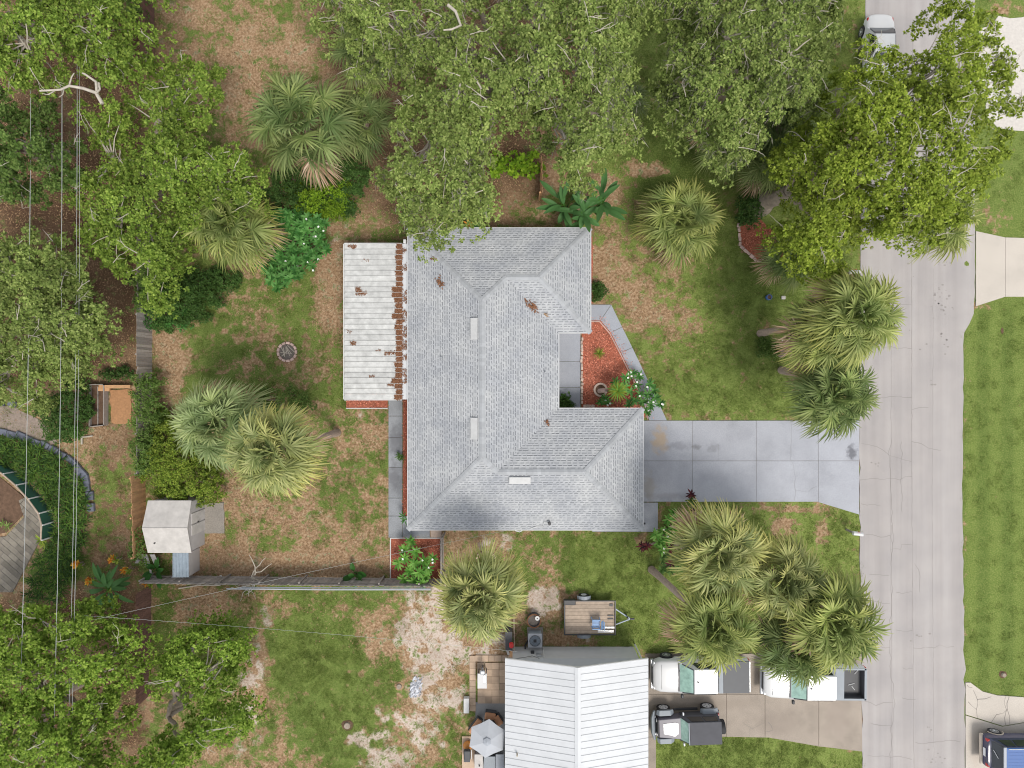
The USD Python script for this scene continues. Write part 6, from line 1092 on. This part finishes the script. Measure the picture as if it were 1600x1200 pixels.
shrub('round_shrub', 'dark glossy bushes at the foot of the street oak', [(1152, 300), (1170, 280), (1195, 285), (1200, 325), (1182, 345), (1165, 350), (1154, 330)], M['shrub_dark'], 1.2, Lr=(.14, .22), Wr=(.06, .09), tufts=12)
shrub('round_shrub', 'small round green bush against the east wall', [(925, 440), (940, 438), (944, 455), (938, 470), (925, 470)], M['shrub_dark'], .8, step=9)
shrub('round_shrub', 'small green bush at the corner of the porch slabs', [(874, 618), (888, 620), (893, 637), (874, 640)], M['shrub_dark'], .6, step=8)
shrub('round_shrub', 'low green bush between the palm trunks on the front lawn', [(1193, 530), (1212, 528), (1216, 550), (1205, 558), (1192, 550)], M['hedge'], .5, step=9)
shrub('round_shrub', 'green vine and shrub hanging on the fence at the top', [(198, -20), (222, -20), (222, 25), (200, 28)], M['hedge'], 2.0, hmin=1.4)
shrub('round_shrub', 'low dark bushes at the foot of the planter box', [(150, 590), (160, 575), (200, 575), (200, 598), (170, 598)], M['shrub_dark'], .9)

# leaf with a midrib, bent along its length
def blade(base, az, el, Ln, wd, droop, n=5, fold=.18, prof=None):
    s = np.linspace(0, 1, n + 1); ang = el - droop * s; seg = Ln / n
    dx = np.concatenate([[0], np.cumsum(np.cos(ang[:-1]) * seg)]); dz = np.concatenate([[0], np.cumsum(np.sin(ang[:-1]) * seg)])
    ca, sa = math.cos(az), math.sin(az); C = np.stack([base[0] + dx * ca, base[1] + dx * sa, base[2] + dz], -1)
    w = (np.sin(PI * np.clip(s * .93 + .05, 0, 1)) ** .7 if prof is None else np.interp(s, np.linspace(0, 1, len(prof)), prof)) * wd / 2
    side = np.array([-sa, ca, 0]); v = np.stack([C + side * w[:, None] + [0, 0, 1] * (w * fold)[:, None], C, C - side * w[:, None] + [0, 0, 1] * (w * fold)[:, None]], 1).reshape(-1, 3)
    i = np.arange(n)[:, None] * 3; return v, np.vstack([i + [0, 1, 4, 3], i + [1, 2, 5, 4]])
def rosette(mb, c, n, Ln, wd, rng, el=(.1, .9), droop=(.4, .9), nseg=4, fold=.18, prof=None):
    a0 = rng.uniform(0, 6.28)
    for i in range(n): mb.add(*blade(c, a0 + i * 2.399, rng.uniform(*el), Ln * rng.uniform(.8, 1.15), wd * rng.uniform(.85, 1.15), rng.uniform(*droop), nseg, fold, prof))
    return mb
def rosette_plant(name, label, spots, mat, n, Ln, wd, hgt, flowers=0, cat='plant', part='leaf_cluster', stem=True, droop=(.4, .9), el=(.1, .9), flower_mat='flower', mats=None):
    rng = rgen(label); c_ = W(*np.mean(spots, 0)); t = thing(name, label, cat, c_); tops = []
    for i, (x, y) in enumerate(spots):
        h = hgt * rng.uniform(.75, 1.15); c = W(x, y, h); tops.append(c); t.part(part, rosette(MB(), c, n + int(rng.integers(-1, 2)), Ln, wd, rng, el, droop), M[(mats or [mat])[i % len(mats or [mat])]])
        if stem: t.part('stem', MB().tube(*limb(np.array([*(c_[:2] * .4 + c[:2] * .6), 0]), c, .035, .025, rng, .05, 4), k=5), M['bark'])
    for i in range(flowers): c = tops[rng.integers(len(tops))] + [rng.normal(0, .12), rng.normal(0, .12), .1]; fl = MB(); [fl.add(*blade(c, a * 1.2566, .5, .085, .06, .3, 2)) for a in range(5)]; t.part('flower', fl, M[flower_mat])
    return t
r = rgen('plumeria spots')
def spots(outline, step): return [tuple(p) for p in inside_pts(Polygon(outline), step, r, .3)]
rosette_plant('plumeria', 'broad leafy bush dotted with white flowers left of the patio roof', spots([(403, 345), (450, 322), (508, 336), (514, 390), (480, 428), (432, 458), (402, 420)], 11.5), 'plumeria', 12, .40, .12, 1.8, 26, 'shrub')
rosette_plant('plumeria', 'long leafed green plant in the fence corner mulch bed', [(642, 846), (650, 862), (632, 872), (622, 880), (648, 880), (662, 876), (676, 872), (640, 892), (655, 894), (666, 900), (630, 905), (646, 908), (660, 912), (668, 888), (632, 858)], 'plumeria_light', 12, .46, .12, 1.3, 6, 'shrub')
rosette_plant('plumeria', 'white flowering bush hiding part of the diagonal walk', [(962, 598), (978, 590), (988, 584), (998, 588), (995, 602), (985, 612), (1000, 616), (1012, 616), (1024, 622), (1032, 632), (1016, 632), (1004, 628), (990, 626), (982, 632), (1010, 642), (1022, 610), (976, 604), (1015, 600)], 'plumeria', 10, .40, .11, 1.1, 16, 'shrub')
rosette_plant('plumeria', 'low flowering plants beneath the little entry palm', [(938, 628), (950, 628), (945, 622)], 'plumeria', 9, .34, .1, .5, 3, 'plant')
rosette_plant('plumeria', 'bright leafed white flowering bush at the garage corner', [(1052, 802), (1045, 812), (1062, 808), (1050, 826), (1036, 830), (1025, 836), (1030, 848), (1062, 824), (1075, 812), (1098, 802), (1104, 806), (1042, 842), (1055, 838), (1034, 858)], 'plumeria_light', 11, .46, .13, 1.1, 10, 'shrub')
rosette_plant('ti_plant', 'tall dark ti plant column rising over the driveway edge', [(1080, 772), (1080, 781), (1083, 790), (1081, 798), (1085, 806)], 'ti_plant', 10, .36, .1, 1.5, 0, 'plant', mats=['ti_plant', 'shrub_dark', 'shrub_dark'])
rosette_plant('ti_plant', 'dark red ti plants between the garage corner and the palms', [(1010, 853), (1003, 854), (1040, 866), (1052, 850), (1060, 840), (1036, 874), (1048, 880), (1070, 832), (1120, 795), (1126, 798), (1045, 858)], 'ti_plant', 10, .38, .1, .9, 0, 'plant', mats=['ti_plant', 'ti_plant', 'shrub_dark'])
rosette_plant('ti_plant', 'dark green shrubby plants on the lawn end of the ti bed', [(1034, 890), (1048, 892), (1060, 888), (1040, 884)], 'shrub_dark', 12, .36, .09, .6, 0, 'plant')
rosette_plant('spider_lily', 'small grassy plant in the middle of the red entry bed', [(936, 552)], 'citrus', 26, .5, .035, .15, 0, 'plant', stem=False, el=(.5, 1.3), droop=(.8, 1.6))
rosette_plant('bromeliad', 'small red bromeliad right of the little entry palm', [(983, 607)], 'ember', 14, .25, .06, .3, 0, 'plant', stem=False)
rosette_plant('small_plant', 'little bright green plant at the hedge edge', [(250, 645), (256, 652), (248, 656)], 'citrus', 8, .5, .14, .7, 0, 'plant')
rosette_plant('small_plant', 'small dark weed growing on the side walk', [(624, 712), (628, 716)], 'shrub_dark', 9, .3, .06, .3, 0, 'plant')
rosette_plant('small_plant', 'slender plant standing at the bottom of the side walk', [(630, 806), (632, 812)], 'plumeria', 7, .35, .07, .9, 0, 'plant')
rosette_plant('small_plant', 'yellow green fern by the end of the curved fence', [(65, 843), (70, 850)], 'citrus', 14, .45, .07, .4, 0, 'plant', stem=False)
rosette_plant('small_plant', 'green weeds in the dark soil circle at the left edge', [(12, 822), (5, 818)], 'hedge', 10, .35, .06, .3, 0, 'plant', stem=False)
def big_leaf(name, label, base, spec, mat, hgt, Ln, wd, cat='plant', droop=(.7, 1.3), petiole=.35, el=(.5, 1.1)):
    rng = rgen(label); b = W(*base); t = thing(name, label, cat, b)
    for az, k in spec:
        a = math.radians(az); e = rng.uniform(*el); L_ = Ln * k; p0 = b + [rng.normal(0, .12), rng.normal(0, .12), hgt * rng.uniform(.5, .8)]; p1 = p0 + np.array([math.cos(a) * math.cos(e), math.sin(a) * math.cos(e), math.sin(e)]) * L_ * petiole
        lf = t.part('leaf', MB().add(*blade(p1, a, e - .1, L_, wd * rng.uniform(.85, 1.15), rng.uniform(*droop), 9, .22)), M[mat]); lf.part('midrib', MB().tube([p0, p1 + [0, 0, .01]], .022, 5), M['plumeria_light']); t.part('stalk', MB().tube([[*(b[:2] * .5 + p0[:2] * .5), 0], p0], .045, 6), M['banana'])
    return t
for (bx, by), lab, seed_ in (((878, 338), 'paddle leafed plant nearest the big oak at the north east roof corner', 0), ((905, 348), 'tallest paddle leafed plant leaning over the north east roof corner', 3), ((932, 332), 'paddle leafed plant beside the east corner of the north roof edge', 5)):
    big_leaf('banana_plant', lab, (bx, by), [((i * 137.5 + seed_ * 40) % 360, .6 + .6 * ((i * 5 + seed_) % 7) / 7) for i in range(15)], 'banana', 2.8 + .1 * seed_, 1.45, .33, el=(.15, 1.3), droop=(.3, 1.7))
big_leaf('banana_plant', 'smaller broad leafed plant at the north roof edge by the oak', (740, 350), [(20, 1), (60, .9), (330, 1), (160, .8), (110, .9)], 'banana', 2.4, 1.0, .4)
rosette_plant('bromeliad', 'orange dry leaf cluster hanging at the north roof edge', [(733, 351)], 'ember', 8, .4, .1, 2.6, 0, 'plant', stem=False)
big_leaf('taro_plant', 'big glossy leafed plants between the boards and the lean-to', (252, 888), [(80, 1), (250, 1.2), (290, 1.1), (20, .8), (200, .8), (140, .8), (320, .9)], 'plumeria', .6, .75, .34, droop=(.5, .9))
big_leaf('taro_plant', 'broad leafed plant growing through the grey picket fence', (556, 897), [(100, .9), (190, 1), (350, 1), (20, .9), (270, .8), (310, .8), (230, .8), (150, .7)], 'plumeria', .7, .65, .34, droop=(.5, .9))
big_leaf('canna_bed', 'large dark canna leaves spreading at the lower left fence corner', (182, 912), [(i * 27 + 5, .7 + .5 * ((i * 7) % 5) / 5) for i in range(18)], 'banana', 1.1, 1.25, .28, droop=(.5, 1.2), el=(.2, .9))
for i, (x, y, lab) in enumerate([(178, 872, 'golden croton leaves at the top of the canna bed'), (198, 888, 'orange croton leaves beside the west fence end'), (142, 905, 'yellow croton leaves left of the canna bed'), (122, 880, 'orange bromeliad among the strappy plants'), (232, 908, 'yellow leaf tuft at the start of the grey fence')]): rosette_plant('croton', lab, [(x, y), (x + 5, y + 4), (x - 3, y + 3)], 'ember', 9, .3, .11, 1.0, 0, 'plant', el=(.4, 1.2), mats=['ember', 'citrus', 'ember'])
# strappy ground cover of the curved bed
r = rgen('strappy'); BED = Polygon([(-70, 684), (0, 682), (40, 689), (78, 703), (112, 728), (128, 748), (136, 770), (139, 800), (132, 850), (118, 900), (100, 935), (40, 945), (55, 880), (84, 845), (88, 815), (82, 797), (66, 772), (45, 750), (22, 732), (-70, 730)])
m = MB()
for x, y in inside_pts(BED, 9, r): rosette(m, W(x, y, .25), 12, .55, .06, r, (.3, 1.3), (.9, 1.8), 3)
single('ground_cover', m, M['strap'], 'dense dark green strappy plants filling the curved bed', kind='stuff')

# ------------------------------------------------------------------ palms
def fan(hub, az, el, pet, Ln, rng, droop=.5, nseg=34, spread=2.3):
    """a costapalmate fan leaf: returns blade vertices, faces, tip weights and the petiole's end"""
    ca, sa = math.cos(az), math.sin(az); d = np.array([ca * math.cos(el), sa * math.cos(el), math.sin(el)]); s = np.array([-sa, ca, 0.0]); u = np.cross(d, s); u = u if u[2] > 0 else -u; rl = rng.normal(0, .38); s, u = s * math.cos(rl) + u * math.sin(rl), u * math.cos(rl) - s * math.sin(rl)
    p1 = hub + d * pet; V, F, T = [], [], []; st = np.array([0, .3, .62, 1.0])
    for i, th in enumerate(np.linspace(-spread, spread, nseg)):
        th += rng.normal(0, .05); o = p1 + d * (.32 * Ln * max(0, math.cos(th * .5)) * (1 - abs(th) / 3.4)); dd = d * math.cos(th) + s * math.sin(th); dd = dd + u * (.22 * abs(math.sin(th)) - .05)
        L_ = Ln * (.72 + .28 * math.cos(th * .55)) * rng.uniform(.86, 1.06); nrm = np.cross(dd, u); nrm = unit(nrm) ; tw = .5 * (-1) ** i; w = nrm * math.cos(tw) + u * math.sin(tw)
        dr = droop * rng.uniform(.7, 1.5); C = o + dd * (st * L_)[:, None]; C[:, 2] -= dr * L_ * st ** 2.4 * .75
        hw = np.array([.012, .031, .032, .003]) * (Ln / .95); k = len(V) * 8
        V.append(np.stack([C - w * hw[:, None], C + w * hw[:, None]], 1).reshape(-1, 3)); q = np.arange(3)[:, None] * 2; F.append(np.vstack([q + [0, 1, 3], q + [0, 3, 2]]) + k); T.append(np.repeat(st ** 1.6, 2))
    return np.vstack(V), np.vstack(F), np.concatenate(T), p1
def palm(label, base, crown, h, rpx, mat, n=34, dead=6, boots=True, rt=.19, group=None, bend=.3):
    rng = rgen(label); n = int(n * 1.2); dead = int(dead * .6); rpx *= .94 * rng.uniform(.97, 1.03); b = W(*base) if base else None; c = W(*crown, h); b = np.array([c[0] + rng.normal(0, .15), c[1] + rng.normal(0, .15), 0]) if b is None else b
    R = rpx * (CAM_H - h) / FPX; t = thing('palm_tree', label, 'palm tree', b, group=group)
    s = np.linspace(0, 1, 11)[:, None]; top = c - [0, 0, .35]; P = b * (1 - s) + top * s; P[:, :2] = b[:2] + (top[:2] - b[:2]) * (s ** (1 + bend)); P[0, 2] -= .1
    t.part('trunk', MB().tube(P, rt * np.array([1.35, 1.15, 1.02, 1, .98, .97, .97, .98, 1.0, 1.12, 1.25]), 12), M['palm_bark'], smooth=True)
    if boots:
        bm = MB()
        for i in range(26): a = i * 2.4; z = top - [0, 0, .05 + i * .045]; d = np.array([math.cos(a), math.sin(a), .9]); bm.tube([z + d * [.12, .12, 0], z + d * [.3, .3, .3]], [.05, .03], 4)
        t.part('leaf_bases', bm, M['palm_bark'], kind='stuff')
    pet0, L0 = .52 * R, .54 * R
    for i in range(n):
        q = (i + .5) / n; el = 1.38 - 1.75 * q ** .9 + rng.normal(0, .14); k = .62 + .38 * min(1, q * 2.2); v, f, tp, p1 = fan(c + [0, 0, .1 - .3 * q], i * 2.39996 + rng.normal(0, .12), el, pet0 * k * rng.uniform(.85, 1.12), L0 * k * rng.uniform(.9, 1.08), rng, .4 + .6 * q)
        fr = t.part('frond', (v, f), M[mat], prim={'tip': tp * (.12 + .6 * q)}); fr.part('petiole', MB().tube([c - [0, 0, .15 * q], p1], [.028, .016], 4), M[mat])
    for i in range(dead):
        v, f, tp, p1 = fan(c - [0, 0, .35], (2.6 + rng.normal(0, .9)) if i % 2 else rng.uniform(0, 6.28), -.3 + rng.normal(0, .15), pet0 * 1.1, L0 * .95, rng, .8, 24, 1.7); fr = t.part('dead_frond', (v, f), M['dead_frond']); fr.part('petiole', MB().tube([c - [0, 0, .3], p1], .02, 4), M['dead_frond'])
    return t
palm('tallest leaning palm at the street edge above the driveway', (1188, 521), (1338, 492), 9.2, 76, 'palm_green', 36, 8, bend=.2)
palm('second leaning palm tucked under the tallest street palm', (1219, 552), (1292, 522), 7.6, 66, 'palm_green', 30, 8, bend=.2)
palm('lower leaning palm whose fronds reach the driveway corner', (1221, 578), (1305, 618), 7.0, 66, 'palm_dark', 32, 8, bend=.2)
palm('bluish palm left of the yellow palm in the back yard', None, (340, 662), 6.5, 72, 'palm_blue', 34, 4)
palm('yellow tipped palm right of the bluish palm in the back yard', (527, 676), (425, 706), 9.6, 74, 'palm_yellow', 40, 2)
palm('lone palm at the corner of the grey fence', (759, 868), (750, 932), 8.2, 74, 'palm_yellow', 36, 4)
palm('northernmost yellow palm of the cluster south of the driveway', (1052, 850), (1122, 866), 8.8, 74, 'palm_yellow', 36, 6)
palm('grey green palm at the right shoulder of the south cluster', (1165, 880), (1222, 906), 8.0, 68, 'palm_yellow', 34, 3)
palm('palm with a long bare leaning trunk nearest the white pickup', (1018, 890), (1114, 980), 9.4, 70, 'palm_green', 36, 8, bend=-.1)
palm('yellow green palm reaching furthest over the street', (1240, 905), (1303, 972), 9.0, 76, 'palm_green', 38, 5)
palm('low palm hanging over the second white pickup', (1195, 930), (1244, 1012), 7.4, 64, 'palm_dark', 30, 3)
palm('short full palm alone on the front lawn', None, (1062, 346), 2.9, 66, 'palm_green', 34, 5, boots=False)
palm('big bluish palm below the bare brown yard at the top', None, (470, 190), 4.6, 86, 'palm_dark', 24, 12)
palm('dark shaded palm right of the big bluish palm', None, (565, 190), 2.6, 56, 'palm_dark', 22, 3)
palm('half hidden palm under the spreading oak beside the flowering bush', None, (358, 352), 4.4, 70, 'palm_green', 30, 6)
palm('palm top hidden under the huge oak near the top edge', None, (572, 78), 4.0, 62, 'palm_dark', 24, 3)
palm('pale fringed palm under the right rim of the huge oak', None, (972, 165), 3.4, 46, 'palm_blue', 20, 2)
palm('dark palm in the gap between the mossy oak and the street oak', None, (1225, 195), 3.6, 60, 'palm_dark', 24, 6)
palm('palm with brown dead fronds beneath the mossy oak rim', None, (1140, 215), 3.2, 58, 'palm_dark', 20, 8)
palm('dim palm left of the street oak trunk', None, (1205, 250), 3.0, 54, 'palm_dark', 20, 7)
palm('palm beneath the lower edge of the street oak beside the white mailbox', None, (1238, 402), 3.0, 48, 'palm_dark', 24, 6)
palm('palm showing its fringe below the street oak over the road', (1395, 345), (1470, 345), 6.4, 58, 'palm_green', 28, 3)
r = rgen('little palm'); t = thing('small_palm', 'little spiky palm beside a trunk ring in the red entry bed', 'palm', W(936, 611)); tp_ = W(965, 611, 1.7)
t.part('trunk', MB().tube([W(936, 611), W(945, 610, .7), W(958, 611, 1.45)], [.16, .14, .12], 10), plain('pale_bark', (0.46, 0.36, 0.32), .9, var=.2, scale=8), smooth=True)
for i in range(44): t.part('leaf', MB().add(*blade(tp_, i * 2.39996, 1.35 - 1.5 * (i / 44) ** .8, .72 * r.uniform(.85, 1.1), .075, .5 + .5 * i / 44, 4, .3)), M['citrus' if i % 3 else 'plumeria_light'])
t.part('bud', MB().sphere(tp_, .09, (1, 1, .8), 10), M['citrus'])
t.part('tree_ring', MB().ring(W(938, 609)[:2], .44, .12, .02, .16, 20), M['stone']); t.part('ring_soil', MB().cyl(W(938, 609) + [0, 0, .06], .33, .08, 18), M['soil'])
t = thing('tree_ring', 'curved reddish edging ring at the foot of the fence corner palm', 'edging', W(759, 872)); stones(t, [tuple(W(759 + 16 * math.cos(a), 876 - 14 * math.sin(a))[:2]) for a in np.linspace(.2, PI - .2, 9)], .24, M['pink_stone'], 0, .14, 'edging_stone', 8)
